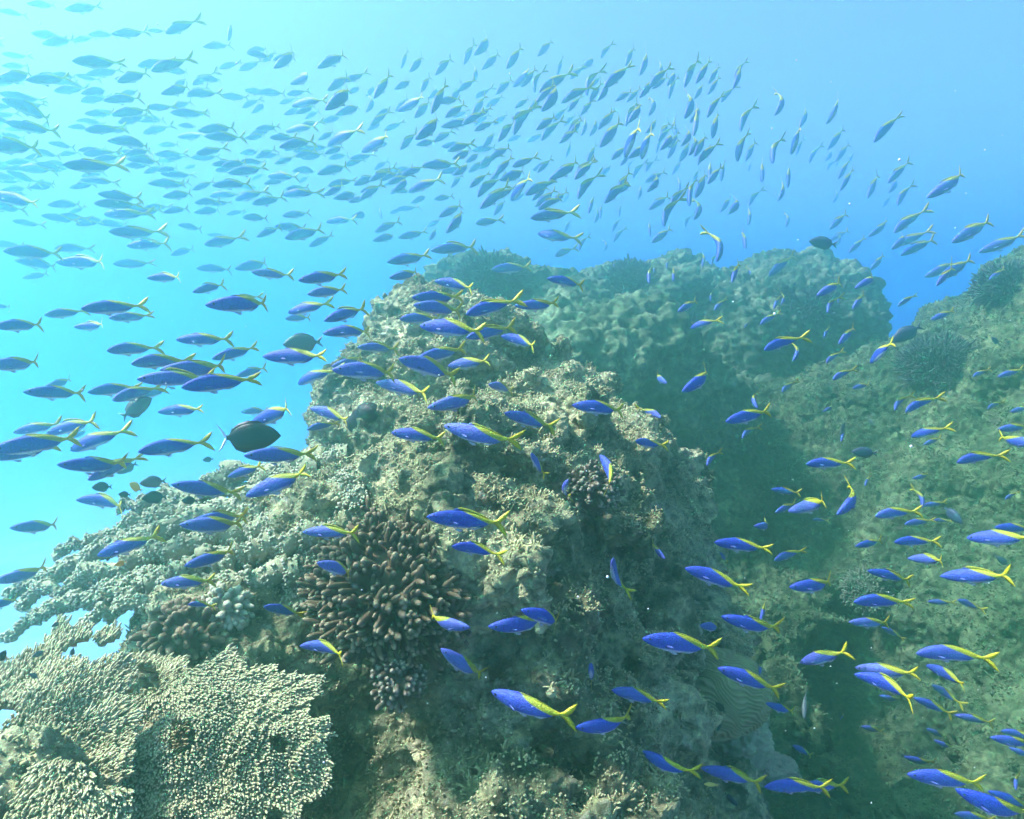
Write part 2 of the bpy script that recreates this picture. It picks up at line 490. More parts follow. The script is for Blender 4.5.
def f_slope(P):
    h = np.empty(len(P), dtype=np.float32)
    # heights depend on x, y only: z is the fastest axis
    xy, inv = np.unique(P[:, :2], axis=0, return_inverse=True)
    h = slope_h(xy.astype(np.float64)).astype(np.float32)[inv.ravel()]
    d = (P[:, 2] - h) * 0.75
    for c, r in HOLES:
        d = -smin(-d, sd_ell(P, c, r), 0.10)
    d = np.maximum(d, -(P[:, 2] + 4.3))
    near = np.abs(d) < 0.5
    Q = P[near]
    wq = Q + 0.15 * np.stack([perlin(Q * 1.7, 31), perlin(Q * 1.7 + 9, 32), perlin(Q * 1.7 + 19, 33)], 1)
    d[near] += 0.20 * fbm(wq * 1.3, 3, 34) + 0.13 * (worley(wq * np.array([3.2, 3.2, 4.5]), 35) - 0.45) - 0.05 * ridged(wq * 3.6, 2, 36)
    return d
def fine_slope(V):
    wv = V + 0.03 * np.stack([perlin(V * 6, 41), perlin(V * 6 + 5, 42), perlin(V * 6 + 11, 43)], 1)
    return 0.05 * (0.5 - worley(wv * 7, 44)) + 0.042 * (0.5 - worley(wv * 16, 46)) + 0.024 * (0.5 - worley(wv * 34, 48)) + 0.026 * perlin(wv * 22, 47) - 0.1 * np.clip(perlin(wv * 9, 49) - 0.25, 0, 0.5)
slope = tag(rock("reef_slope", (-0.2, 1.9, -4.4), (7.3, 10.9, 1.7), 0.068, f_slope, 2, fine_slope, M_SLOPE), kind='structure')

ELR = [(at(480, 340, 9.3), (1.08, 1.2, 0.93)), (at(560, 345, 9.0), (0.9, 1.2, 0.75)), (at(640, 335, 10.2), (1.12, 1.35, 0.93)), (at(715, 345, 9.9), (1.05, 1.35, 0.93)),
       (at(775, 325, 9.9), (0.8, 1.2, 0.94)), (at(815, 335, 9.6), (0.72, 0.9, 0.90)), (at(690, 420, 9.9), (1.8, 1.8, 1.05)), (at(790, 440, 9.9), (0.97, 1.35, 1.2)), (at(590, 352, 7.2), (0.75, 1.1, 0.46)), (at(655, 400, 7.6), (0.80, 1.1, 0.46)), (at(560, 420, 9.9), (2.1, 1.8, 1.05))]
def f_ridge(P):
    d = None
    for c, r in ELR:
        e = sd_ell(P, c, r); d = e if d is None else smin(d, e, 0.16)
    near = np.abs(d) < 0.7
    Q = P[near]
    wq = Q + 0.15 * np.stack([perlin(Q * 1.7, 51), perlin(Q * 1.7 + 9, 52), perlin(Q * 1.7 + 19, 53)], 1)
    d[near] += 0.30 * fbm(wq * 1.1, 4, 54) + 0.14 * (worley(wq * np.array([2.4, 2.4, 3.6]), 55) - 0.45)
    return d
def fine_ridge(V):
    return 0.09 * (0.5 - worley(V * 4.5, 64)) + 0.08 * (0.5 - worley(V * 9, 65)) + 0.05 * (0.5 - worley(V * 18, 66)) + 0.05 * ridged(V * 5, 4, 68) + 0.04 * perlin(V * 14, 67)
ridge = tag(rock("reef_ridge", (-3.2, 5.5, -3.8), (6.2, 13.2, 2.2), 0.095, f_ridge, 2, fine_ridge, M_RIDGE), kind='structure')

# for standing corals on the rock and keeping fish out of it
def tree_of(o):
    me = o.data; q = np.empty(len(me.loops), dtype=np.int32); me.loops.foreach_get("vertex_index", q)
    return BVHTree.FromPolygons(verts_of(me).tolist(), q.reshape(-1, 4).tolist())
TREES = [tree_of(o) for o in (boulder, slope, ridge)]
def ray_depth(px, py):
    """depth of the first rock seen at a pixel, and its normal"""
    dv = at(px, py, 1.0); L = float(np.linalg.norm(dv)); best = (1e9, None)
    for t in TREES:
        h = t.ray_cast(Vector((0, 0, 0)), Vector(dv / L), 60)
        if h[0] is not None and h[3] / L < best[0]: best = (h[3] / L, np.array(h[1]))
    return best

# ------------------------------------------------------------------ corals
def frame_for(axis):
    a = np.asarray(axis, float); a = a / np.linalg.norm(a)
    t = np.array([1, 0, 0]) if abs(a[0]) < 0.8 else np.array([0, 1, 0])
    u = np.cross(t, a); u /= np.linalg.norm(u)
    return u, np.cross(a, u), a

def tubes(paths, radii, tips, nseg=6):
    """many round-ended tubes at once. paths (N,K,3), radii (N,K); returns verts, quads, tipness"""
    N, K, _ = paths.shape
    d = paths[:, -1] - paths[:, 0]; d /= np.linalg.norm(d, axis=1, keepdims=True) + 1e-9
    ref = np.where(np.abs(d[:, :1]) < 0.8, np.array([[1.0, 0, 0]]), np.array([[0, 1.0, 0]]))
    u = np.cross(ref, d); u /= np.linalg.norm(u, axis=1, keepdims=True); v = np.cross(d, u)
    an = np.linspace(0, 2 * np.pi, nseg, endpoint=False)
    ring = np.cos(an)[None, :, None] * u[:, None, :] + np.sin(an)[None, :, None] * v[:, None, :]   # N,nseg,3
    V = paths[:, :, None, :] + radii[:, :, None, None] * ring[:, None, :, :]
    idx = np.arange(N * K * nseg).reshape(N, K, nseg)
    a = idx[:, :-1, :]; b = idx[:, 1:, :]
    Q = np.stack([a, np.roll(a, -1, 2), np.roll(b, -1, 2), b], -1).reshape(-1, 4)
    T = np.broadcast_to(tips[:, :, None], (N, K, nseg))
    return V.reshape(-1, 3), Q, T.reshape(-1)

PROF_T = np.array([0, .35, .7, .88, .97, 1.0]); PROF_R = np.array([.92, 1.0, .98, .82, .48, .04])
def fingers(base, dirs, length, rad, bend, g, nseg=6, prof=PROF_R):
    N = len(base); t = PROF_T
    side = g.normal(size=(N, 3)); side -= (side * dirs).sum(1, keepdims=True) * dirs
    side /= np.linalg.norm(side, axis=1, keepdims=True) + 1e-9
    P = base[:, None, :] + dirs[:, None, :] * (length[:, None] * t[None, :])[:, :, None] + side[:, None, :] * (bend[:, None] * length[:, None] * (t[None, :] ** 2))[:, :, None]
    r = rad[:, None] * prof[None, :] * (1 + 0.14 * g.normal(size=(N, len(t))))
    return tubes(P, np.abs(r), np.broadcast_to(t[None, :], (N, len(t))), nseg)

def merge(parts):
    V, Q, T = [], [], []; o = 0
    for v, q, t in parts:
        V.append(v); Q.append(q + o); T.append(t); o += len(v)
    return np.concatenate(V), np.concatenate(Q), np.concatenate(T)

def blob(c, r, seed, amp=0.12, n=24, freq=3.0):
    a = np.linspace(0, np.pi, n); b = np.linspace(0, 2 * np.pi, 2 * n, endpoint=False)
    A, B = np.meshgrid(a, b, indexing='ij')
    D = np.stack([np.sin(A) * np.cos(B), np.sin(A) * np.sin(B), np.cos(A)], -1).reshape(-1, 3)
    k = 1 + amp * fbm(D * freq, 3, seed)
    V = D * np.asarray(r) * k[:, None] + np.asarray(c)
    i = np.arange(n * 2 * n).reshape(n, 2 * n)
    Q = np.stack([i[:-1], i[1:], np.roll(i[1:], -1, 1), np.roll(i[:-1], -1, 1)], -1).reshape(-1, 4)
    return V, Q, np.zeros(len(V))

def coral_obj(name, parts, mat, loc, label, cat, group=None):
    V, Q, T = merge(parts)
    o = link(name, np_mesh(name, V, Q, [mat], True, {"tipness": ('FLOAT', T)}))
    o.location = loc
    return tag(o, label, cat, group)

def bush(name, px, py, rad, n, flen, frad, mat, label, cat, axis=(0, -0.35, 1), seed=1, sink=0.25, squash=0.8, depth=None, nseg=6, group=None, rough=0.10):
    """dome of stubby branching fingers standing on the rock"""
    g = np.random.default_rng(seed)
    if depth is None: depth = ray_depth(px, py)[0] - rad * 0.5
    c = at(px, py, depth)
    u, v, a = frame_for(axis)
    k = np.arange(n) + 0.5
    ph = np.pi * (1 + 5 ** 0.5) * k
    ct = 1 - k / n * 1.06
    st = np.sqrt(np.clip(1 - ct ** 2, 0, 1))
    D = (st * np.cos(ph))[:, None] * u + (st * np.sin(ph))[:, None] * v + ct[:, None] * a
    D += g.normal(size=D.shape) * 0.10; D /= np.linalg.norm(D, axis=1, keepdims=True)
    sq = D - (1 - squash) * (D @ a)[:, None] * a
    lump = 1 + rough * fbm(D * 2.2, 2, seed)
    R_ = rad * lump * (1 + 0.06 * g.normal(size=n))
    L = flen * (0.8 + 0.4 * g.random(n))
    base = sq * (R_ - L)[:, None]
    fd = sq / np.linalg.norm(sq, axis=1, keepdims=True) + g.normal(size=D.shape) * 0.30 + a * 0.12
    fd /= np.linalg.norm(fd, axis=1, keepdims=True)
    rr = frad * (0.8 + 0.45 * g.random(n))
    P = [fingers(base, fd, L, rr, 0.25 * g.normal(size=n), g, nseg)]
    m = int(n * 0.9)                                   # side branchlets
    pick = g.integers(0, n, m)
    sd = fd[pick] + g.normal(size=(m, 3)) * 0.65; sd /= np.linalg.norm(sd, axis=1, keepdims=True)
    P.append(fingers(base[pick] + fd[pick] * (L[pick] * (0.35 + 0.3 * g.random(m)))[:, None], sd, L[pick] * (0.35 + 0.25 * g.random(m)), rr[pick] * 0.85, 0.2 * g.normal(size=m), g, nseg))
    P.append(blob((0, 0, 0), (rad * 0.62,) * 3, seed, 0.15, 12))
    return coral_obj(name, P, mat, c, label, cat, group)

bush("branching_coral", 395, 592, 0.235, 560, 0.082, 0.0086, M_BROWN, "large brown dome of stubby branching coral on the front of the boulder", "coral", (0.05, -0.50, 0.85), 3, depth=1.98, squash=0.72, nseg=7)
bush("branching_coral", 397, 682, 0.07, 80, 0.04, 0.0078, M_PALETIP, "small dark branching coral with pale tips under the big brown one", "coral", (0.05, -0.75, 0.6), 4, depth=1.80)
bush("branching_coral", 592, 492, 0.095, 120, 0.05, 0.0075, M_PALETIP, "dark coral cluster with white tips on the boulder's shaded shoulder", "coral", (0.1, -0.4, 0.85), 5, depth=2.32)
bush("branching_coral", 185, 640, 0.12, 85, 0.07, 0.0125, M_BROWN, "low brown knobbly coral in the shade under the staghorn arms", "coral", (0, -0.7, 0.6), 6, depth=2.02, squash=0.6)
bush("branching_coral", 225, 612, 0.08, 60, 0.05, 0.011, M_STAG, "grey green finger coral tuft above the brown knobbly coral", "coral", (0, -0.6, 0.7), 16, depth=2.08, squash=0.6)
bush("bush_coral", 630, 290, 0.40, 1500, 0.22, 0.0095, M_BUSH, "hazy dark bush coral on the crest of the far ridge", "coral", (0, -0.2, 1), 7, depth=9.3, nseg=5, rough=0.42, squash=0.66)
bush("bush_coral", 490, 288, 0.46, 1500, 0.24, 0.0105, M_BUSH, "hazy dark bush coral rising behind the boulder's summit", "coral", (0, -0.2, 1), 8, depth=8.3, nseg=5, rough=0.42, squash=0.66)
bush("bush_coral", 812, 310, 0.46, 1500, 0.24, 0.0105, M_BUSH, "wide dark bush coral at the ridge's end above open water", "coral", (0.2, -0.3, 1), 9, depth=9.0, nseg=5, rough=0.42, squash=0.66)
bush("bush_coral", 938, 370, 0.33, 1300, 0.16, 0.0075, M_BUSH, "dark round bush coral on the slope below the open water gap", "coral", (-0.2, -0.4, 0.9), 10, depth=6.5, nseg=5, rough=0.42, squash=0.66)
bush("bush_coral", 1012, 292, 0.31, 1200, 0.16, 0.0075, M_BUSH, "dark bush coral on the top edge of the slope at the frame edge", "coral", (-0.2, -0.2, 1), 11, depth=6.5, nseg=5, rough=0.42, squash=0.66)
bush("bush_coral", 868, 592, 0.20, 420, 0.08, 0.008, M_LOW, "low green bush coral half way down the slope", "coral", (-0.3, -0.5, 0.8), 12, squash=0.55, nseg=5)

def table(name, c, axis, rx, ry, spacing, flen, frad, mat, label, seed=1, holes=0.30, heading=0.0, lean=1.1, group=None, thick=0.018, origin=(0, 0), lump=0.03):
    """plate coral: a thin branching plate covered in small upright branchlets"""
    g = np.random.default_rng(seed)
    u, v, a = frame_for(axis)
    ex, ey = rx * 1.25, ry * 1.25
    n1, n2 = int(2 * ex / spacing), int(2 * ey / spacing)
    I, J = np.meshgrid(np.arange(n1), np.arange(n2), indexing='ij')
    X = (I.ravel() + 0.5 * (J.ravel() % 2) + 0.35 * g.normal(size=I.size)) * spacing - ex
    Y = (J.ravel() + 0.35 * g.normal(size=I.size)) * spacing - ey
    def inside(X, Y):
        th = np.arctan2(Y / ry, X / rx); rr = np.hypot(X / rx, Y / ry)
        q = np.stack([np.cos(th) * 1.6, np.sin(th) * 1.6, 0 * th + seed], 1)
        edge = 0.87 + 0.20 * fbm(q, 2, seed) + 0.11 * perlin(q * 4.3, seed + 3) + 0.05 * perlin(q * 11, seed + 4)
        p = np.stack([X, Y, 0 * X + seed], 1)
        hole = fbm(p * 6.0, 2, seed + 9)
        return (rr < edge) & ~((hole > holes) & (rr > 0.25)), rr
    def relief(X, Y):
        p = np.stack([X, Y, 0 * X + 2.0 * seed], 1)
        rr = np.hypot(X / rx - origin[0], Y / ry - origin[1])
        sh = (rr * 3.0 + 3.2 * fbm(p * 5.0, 3, seed + 15)) % 1.0
        return lump * fbm(p * 5.0, 3, seed + 5) + 0.012 * sh * np.clip(0.5 + 1.5 * perlin(p * 4, seed + 21), 0, 1.4) - 0.02 * (np.hypot(X / rx, Y / ry)) ** 2
    ok, rr = inside(X, Y)
    X, Y, rr = X[ok], Y[ok], rr[ok]; N = len(X)
    Z = relief(X, Y)
    base = X[:, None] * u + Y[:, None] * v + Z[:, None] * a
    out = np.stack([X - origin[0] * rx, Y - origin[1] * ry], 1); out /= np.linalg.norm(out, axis=1, keepdims=True) + 1e-6
    ol = lean * (0.35 + 0.65 * rr)
    D = a + (out[:, :1] * u + out[:, 1:] * v) * ol[:, None] + g.normal(size=(N, 3)) * 0.28
    D /= np.linalg.norm(D, axis=1, keepdims=True)
    clump = np.clip(1 + 0.55 * perlin(np.stack([X, Y, 0 * X], 1) * 22, seed + 7), 0.4, 1.7)
    L = flen * (0.65 + 0.7 * g.random(N)) * clump
    P = [fingers(base - D * flen * 0.15, D, L, frad * (0.75 + 0.5 * g.random(N)), 0.15 * g.normal(size=N), g, 5)]
    # the plate under the branchlets
    h = spacing * 1.6
    n1, n2 = int(2 * ex / h) + 1, int(2 * ey / h) + 1
    I, J = np.meshgrid(np.arange(n1), np.arange(n2), indexing='ij')
    gx = I.ravel() * h - ex; gy = J.ravel() * h - ey
    m = inside(gx, gy)[0].reshape(n1, n2)
    gz = relief(gx, gy)
    top = gx[:, None] * u + gy[:, None] * v + gz[:, None] * a
    bot = top - a * thick
    idx = np.arange(n1 * n2).reshape(n1, n2)
    f = m[:-1, :-1] & m[1:, :-1] & m[1:, 1:] & m[:-1, 1:]
    q = np.stack([idx[:-1, :-1], idx[1:, :-1], idx[1:, 1:], idx[:-1, 1:]], -1)[f]
    off = n1 * n2
    quads = [q, q[:, ::-1] + off]
    fp = np.pad(f, 1)
    for di, dj, e in ((-1, 0, (3, 0)), (1, 0, (1, 2)), (0, -1, (0, 1)), (0, 1, (2, 3))):
        b = f & ~fp[1 + di:fp.shape[0] - 1 + di, 1 + dj:fp.shape[1] - 1 + dj]
        qq = np.stack([idx[:-1, :-1], idx[1:, :-1], idx[1:, 1:], idx[:-1, 1:]], -1)[b]
        quads.append(np.stack([qq[:, e[1]], qq[:, e[0]], qq[:, e[0]] + off, qq[:, e[1]] + off], 1))
    Q = np.concatenate(quads); V = np.concatenate([top, bot])
    used = np.unique(Q); mp = np.full(len(V), -1); mp[used] = np.arange(len(used))
    P.append((V[used], mp[Q], np.zeros(len(used))))
    # short stalk
    st = np.array([-a * 0.05, -a * 0.12 + [0, 0.03, -0.06], -a * 0.2 + [0, 0.06, -0.22]])[None]
    P.append(tubes(st, np.array([[rx * 0.14, rx * 0.12, rx * 0.16]]), np.zeros((1, 3)), 12))
    return coral_obj(name, P, mat, c, label, "coral", group)

table("table_coral", at(222, 758, 1.50), (0.12, -0.56, 0.80), 0.27, 0.24, 0.0050, 0.0125, 0.0022, M_TABLE, "large pale table coral filling the corner beside the shaded rock face", 21, 0.30, origin=(-0.8, -0.9), lean=1.6, lump=0.04)
table("table_coral", at(20, 750, 1.40), (0.02, -0.54, 0.84), 0.30, 0.22, 0.0050, 0.014, 0.0022, M_TABLE, "ragged pale plate coral in the lowest corner in front of open water", 22, 0.29, origin=(0.3, -0.9), lean=1.7, lump=0.045)
table("table_coral", at(100, 716, 1.62), (0.04, -0.38, 0.92), 0.22, 0.22, 0.0056, 0.015, 0.0024, M_TABLE, "pale plate coral edge with upright fingers just below the open water", 23, 0.36, origin=(0.1, -0.9), lean=1.5, lump=0.045)
table("table_coral", at(75, 800, 1.14), (0.1, -0.62, 0.78), 0.17, 0.10, 0.0048, 0.015, 0.0019, M_TABLE, "white tipped ragged coral plate nearest the camera over tan rock", 24, 0.30, origin=(-0.6, -0.6), lean=1.8, lump=0.03)

# layered plates on the boulder's left shoulder
for k, (px, py, d0, dz, rx, ry, ax, lb) in enumerate([
    (335, 520, 2.28, 0.03, 0.17, 0.10, (-0.25, -0.45, 0.85), "grey green plate coral just above the big brown branching coral"),
    (292, 588, 2.08, 0.03, 0.10, 0.075, (-0.1, -0.65, 0.7), "small frilled plate coral hanging over the dark recess"),
    (300, 552, 2.20, 0.03, 0.16, 0.10, (-0.25, -0.5, 0.85), "grey green plate coral at the root of the staghorn arms"),
    (360, 478, 2.62, 0.02, 0.13, 0.08, (-0.1, -0.45, 0.85), "rough grey plate coral high on the middle of the boulder"),
]):
    dr = ray_depth(px, py)[0]
    d = dr - dz if dr < 9 else d0
    table("plate_coral", at(px, py, d), ax, rx, ry, 0.0095, 0.014, 0.0042, M_STAG, lb, 31 + k, 0.26, lean=1.3, lump=0.06)

def arm(pts, r0, r1, seed, parent):
    """one long arm of the staghorn coral, covered in short knobby branchlets"""
    g = np.random.default_rng(seed)
    W = np.array([at(*p) for p in pts]) - np.array(parent.location)
    seg = np.r_[0, np.cumsum(np.linalg.norm(np.diff(W, axis=0), axis=1))]
    K = 26; s = np.linspace(0, seg[-1], K)
    path = np.stack([np.interp(s, seg, W[:, k]) for k in range(3)], 1)
    path[1:-1] += 0.012 * g.normal(size=(K - 2, 3))
    t = s / seg[-1]
    rad = 1.3 * (r0 + (r1 - r0) * t) * (1 + 0.12 * g.normal(size=K)); rad[-1] *= 0.25
    P = [tubes(path[None], rad[None] * 0.8, np.zeros((1, K)), 10)]
    N = int(seg[-1] * 2 * np.pi * (r0 + r1) / 2 / (0.0098 ** 2))
    ss = g.random(N); c = np.stack([np.interp(ss, t, path[:, k]) for k in range(3)], 1); rr = np.interp(ss, t, rad)
    ax = path[-1] - path[0]; ax /= np.linalg.norm(ax); u, v, _ = frame_for(ax)
    th = g.random(N) * 2 * np.pi
    o = np.cos(th)[:, None] * u + np.sin(th)[:, None] * v
    D = o * 0.75 + ax * 0.9 + np.array([0, 0, 0.2]) + 0.3 * g.normal(size=(N, 3)); D /= np.linalg.norm(D, axis=1, keepdims=True)
    P.append(fingers(c + o * (rr * 0.66)[:, None], D, 0.013 * (0.6 + 0.8 * g.random(N)), 0.0048 * (0.7 + 0.6 * g.random(N)), 0.15 * g.normal(size=N), g, 5))
    V, Q, T = merge(P)
    return link("branch", np_mesh("branch", V, Q, [M_STAG], True, {"tipness": ('FLOAT', T)}), parent)

stag = bpy.data.objects.new("staghorn_coral", None); C.objects.link(stag)
stag.location = at(215, 560, 2.35)
tag(stag, "grey green staghorn coral with long arms reaching out over open water", "coral")
for k, (pts, r0, r1) in enumerate([
    ([(245, 470, 2.75), (170, 505, 2.66), (110, 532, 2.6), (55, 557, 2.55)], 0.040, 0.012),
    ([(270, 495, 2.6), (180, 525, 2.52), (95, 555, 2.46), (5, 597, 2.42)], 0.048, 0.018),
    ([(290, 520, 2.48), (190, 545, 2.42), (95, 572, 2.38), (20, 607, 2.34)], 0.050, 0.016),
    ([(300, 545, 2.36), (170, 575, 2.30), (88, 596, 2.26), (44, 618, 2.22), (4, 638, 2.18)], 0.052, 0.012),
    ([(300, 568, 2.22), (200, 590, 2.18), (130, 604, 2.14), (80, 624, 2.10)], 0.038, 0.013),
    ([(320, 470, 2.75), (240, 492, 2.72), (160, 500, 2.74), (120, 512, 2.74)], 0.042, 0.016),
    ([(340, 490, 2.6), (270, 510, 2.52), (200, 535, 2.46)], 0.046, 0.024),
    ([(350, 455, 2.85), (290, 468, 2.84), (205, 478, 2.86)], 0.045, 0.022),
    ([(200, 500, 2.62), (120, 545, 2.52), (40, 580, 2.46)], 0.040, 0.014),
    ([(215, 560, 2.30), (150, 583, 2.24), (100, 600, 2.22)], 0.036, 0.020),
    ([(330, 535, 2.32), (260, 548, 2.28), (215, 566, 2.22)], 0.042, 0.020),
]):
    arm(pts, r0, r1, 60 + k, stag)

pl = table("branch_plate", at(175, 566, 2.42), (-0.28, -0.36, 0.88), 0.14, 0.40, 0.0095, 0.013, 0.0042, M_STAG, "plate", 48, 0.9, lean=1.2, lump=0.05)
pl.parent = stag; pl.location = Vector(pl.location) - stag.location
for key in ('label', 'category'): del pl[key]

def dome(name, px, py, r, mat, label, seed, sink=0.4, n=100, ridges=0.0, amp=0.1, depth=None, cat="coral", group=None):
    if depth is None: depth = ray_depth(px, py)[0]
    c = at(px, py, depth) + np.array([0, r[1] * sink * 0.6, -r[2] * sink * 0.3])
    V, Q, T = blob((0, 0, 0), r, seed, amp, n, 2.0)
    if ridges:
        D = V / np.linalg.norm(V, axis=1, keepdims=True)
        wv = V + 0.03 * np.stack([perlin(V * 9, seed), perlin(V * 9 + 3, seed + 1), perlin(V * 9 + 7, seed + 2)], 1)
        s = np.sin(wv @ np.array([0.5, 0.3, 0.8]) * 400 + 12 * perlin(wv * 15, seed + 4))
        T = np.clip(s * 0.5 + 0.5, 0, 1); V = V + D * (ridges * T)[:, None]
    else:
        D = V / np.linalg.norm(V, axis=1, keepdims=True)
        V = V + D * (0.03 * (0.5 - worley(V * 14 + seed, seed)) + 0.014 * (0.5 - worley(V * 34, seed + 1)) + 0.010 * perlin(V * 45, seed + 2))[:, None]
    o = link(name, np_mesh(name, V, Q, [mat], True, {"tipness": ('FLOAT', T)})); o.location = c
    return tag(o, label, cat, group)
dome("brain_coral", 714, 692, (0.24, 0.25, 0.16), M_BRAIN, "rounded brain coral with winding ridges at the foot of the boulder", 71, n=190, ridges=0.007, amp=0.06)
dome("boulder_coral", 733, 742, (0.19, 0.18, 0.13), M_LUMP, "pale smooth lumpy coral in the hollow below the brain coral", 72, amp=0.25)
dome("boulder_coral", 757, 722, (0.08, 0.08, 0.065), M_LUMP, "small pale round coral knob beside the lumpy pale coral", 73, amp=0.15)
dome("boulder_coral", 775, 775, (0.15, 0.13, 0.09), M_SPONGE, "low dull green coral mound just below the pale lumpy coral", 74, amp=0.2)
dome("sponge", 303, 443, (0.055, 0.05, 0.045), M_SPONGE, "tan rounded sponge beside the black white-tailed fish", 75, amp=0.1, cat="sponge")

def cuke(px0, py0, px1, py1, r, label, name, cat, seed, lift=0.02):
    g = np.random.default_rng(seed)
    d0, d1 = ray_depth(px0, py0)[0] - lift, ray_depth(px1, py1)[0] - lift
    A, B = at(px0, py0, d0), at(px1, py1, d1)
    K = 14; t = np.linspace(0, 1, K)
    path = A + (B - A) * t[:, None] + np.outer(np.sin(t * np.pi), [0.01, 0, 0.015])
    rad = r * np.clip(np.sqrt(np.clip(1 - (2 * t - 1) ** 4, 0.01, 1)), 0.1, 1) * (1 + 0.06 * g.normal(size=K))
    c = path.mean(0)
    V, Q, T = tubes((path - c)[None], rad[None], np.zeros((1, K)), 12)
    o = link(name, np_mesh(name, V, Q, [M_CUKE], True, {"tipness": ('FLOAT', T)})); o.location = c
    return tag(o, label, cat)
cuke(807, 722, 829, 748, 0.050, "black sea cucumber lying on the pale rubble by the dark cavity", "sea_cucumber", "sea cucumber", 81)
cuke(352, 428, 374, 410, 0.045, "black tube-like form on top of the boulder behind yellow tails", "sea_cucumber", "sea cucumber", 82)  # dark tube-like form, named for its shape alone

# ------------------------------------------------------------------ fish
def ring_body(prof, nseg=14):
    """prof rows: x, z_top, z_bottom, half_width"""
    V, Q = [], []
    an = np.linspace(0, 2 * np.pi, nseg, endpoint=False)
    for x, zt, zb, hw in prof:
        zc = (zt + zb) / 2; hz = (zt - zb) / 2
        for a in an:
            V.append((x, hw * math.copysign(abs(math.sin(a)) ** 0.9, math.sin(a)), zc + hz * math.cos(a)))
    n = len(prof)
    for k in range(n - 1):
        for j in range(nseg):
            j2 = (j + 1) % nseg
            Q.append((k * nseg + j, (k + 1) * nseg + j, (k + 1) * nseg + j2, k * nseg + j2))
    V.append((prof[0][0] + 0.004, 0, (prof[0][1] + prof[0][2]) / 2)); V.append((prof[-1][0] - 0.004, 0, (prof[-1][1] + prof[-1][2]) / 2))
    for j in range(nseg):
        Q.append((j, (j + 1) % nseg, len(V) - 2)); Q.append(((n - 1) * nseg + (j + 1) % nseg, (n - 1) * nseg + j, len(V) - 1))
    return V, Q

def add_fin(V, Q, upper, lower, th):
    """thin lens-section fin between two matching outlines (x, z)"""
    b = len(V); n = len(upper)
    for (x1, z1), (x2, z2) in zip(upper, lower):
        V.append((x1, 0, z1)); V.append(((x1 + x2) / 2, th, (z1 + z2) / 2)); V.append((x2, 0, z2)); V.append(((x1 + x2) / 2, -th, (z1 + z2) / 2))
    for k in range(n - 1):
        for j in range(4):
            j2 = (j + 1) % 4
            Q.append((b + 4 * k + j, b + 4 * k + j2, b + 4 * k + 4 + j2, b + 4 * k + 4 + j))

def interp_prof(key, n=26):
    key = np.array(key); x = key[:, 0]
    t = np.linspace(0, 1, n); t = 0.5 - 0.5 * np.cos(np.pi * t) if True else t
    xs = x[0] + (x[-1] - x[0]) * (0.65 * np.linspace(0, 1, n) + 0.35 * t)
    # smooth (Catmull-Rom like) by oversampled cubic Hermite
    def herm(y):
        m = np.gradient(y, x); out = []
        for q in xs:
            k = min(max(np.searchsorted(-x, -q, side='right') - 1, 0), len(x) - 2)
            h = x[k + 1] - x[k]; s = (q - x[k]) / h
            out.append((2 * s**3 - 3 * s**2 + 1) * y[k] + (s**3 - 2 * s**2 + s) * h * m[k] + (-2 * s**3 + 3 * s**2) * y[k + 1] + (s**3 - s**2) * h * m[k + 1])
        return np.array(out)
    return list(zip(xs, herm(key[:, 1]), herm(key[:, 2]), np.maximum(herm(key[:, 3]), 0.003)))

FUS = [(0.5, 0.004, -0.012, 0.006), (0.47, 0.030, -0.035, 0.022), (0.41, 0.062, -0.062, 0.040), (0.30, 0.098, -0.095, 0.056), (0.18, 0.118, -0.116, 0.064), (0.05, 0.120, -0.120, 0.064),
       (-0.08, 0.100, -0.103, 0.054), (-0.20, 0.062, -0.064, 0.036), (-0.28, 0.032, -0.033, 0.021), (-0.33, 0.020, -0.020, 0.012), (-0.37, 0.022, -0.022, 0.006)]
def bend_xy(V, b):
    V = np.array(V, dtype=np.float64); out = V.copy()
    s = np.clip(0.12 - V[:, 0], 0, None)
    out[:, 1] += b * s ** 2 * 1.5
    s2 = np.clip(V[:, 0] - 0.2, 0, None); out[:, 1] += b * s2 ** 2 * 0.7
    return out
def fusilier_mesh(b, fork=1.0, droop=0.0, dorsal=0.022, deep=1.0):
    V, Q = ring_body([(x, zt * deep, zb * deep, hw) for x, zt, zb, hw in interp_prof(FUS)])
    for s in (1, -1):
        up = [(-0.335, 0.018 * s), (-0.375, 0.045 * s), (-0.42, 0.085 * s * fork), (-0.47, 0.122 * s * fork), (-0.505, 0.142 * s * fork)]
        lo = [(-0.355, -0.004 * s), (-0.410, 0.002 * s), (-0.452, 0.031 * s * fork), (-0.483, 0.078 * s * fork), (-0.507, 0.139 * s * fork)]
        add_fin(V, Q, up, lo, 0.0045)
    add_fin(V, Q, [(0.17, 0.117), (0.10, 0.120 + dorsal), (0.0, 0.112 + dorsal * .9), (-0.12, 0.088 + dorsal * .6), (-0.22, 0.056 + dorsal * .35), (-0.26, 0.038)],
                  [(0.16, 0.105), (0.10, 0.110), (0.0, 0.104), (-0.12, 0.078), (-0.22, 0.046), (-0.255, 0.034)], 0.004)
    add_fin(V, Q, [(-0.06, -0.100), (-0.12, -0.084), (-0.19, -0.060), (-0.25, -0.038)], [(-0.055, -0.108), (-0.125, -0.112), (-0.20, -0.078), (-0.26, -0.044)], 0.004)
    add_fin(V, Q, [(0.14, -0.110), (0.09, -0.112), (0.05, -0.112)], [(0.135, -0.120), (0.07, -0.150), (0.03, -0.142)], 0.006)
    rest = np.array(V)
    W = bend_xy(V, b)
    W[:, 2] += droop * np.clip(0.1 - W[:, 0], 0, None) ** 2
    return W, Q, rest
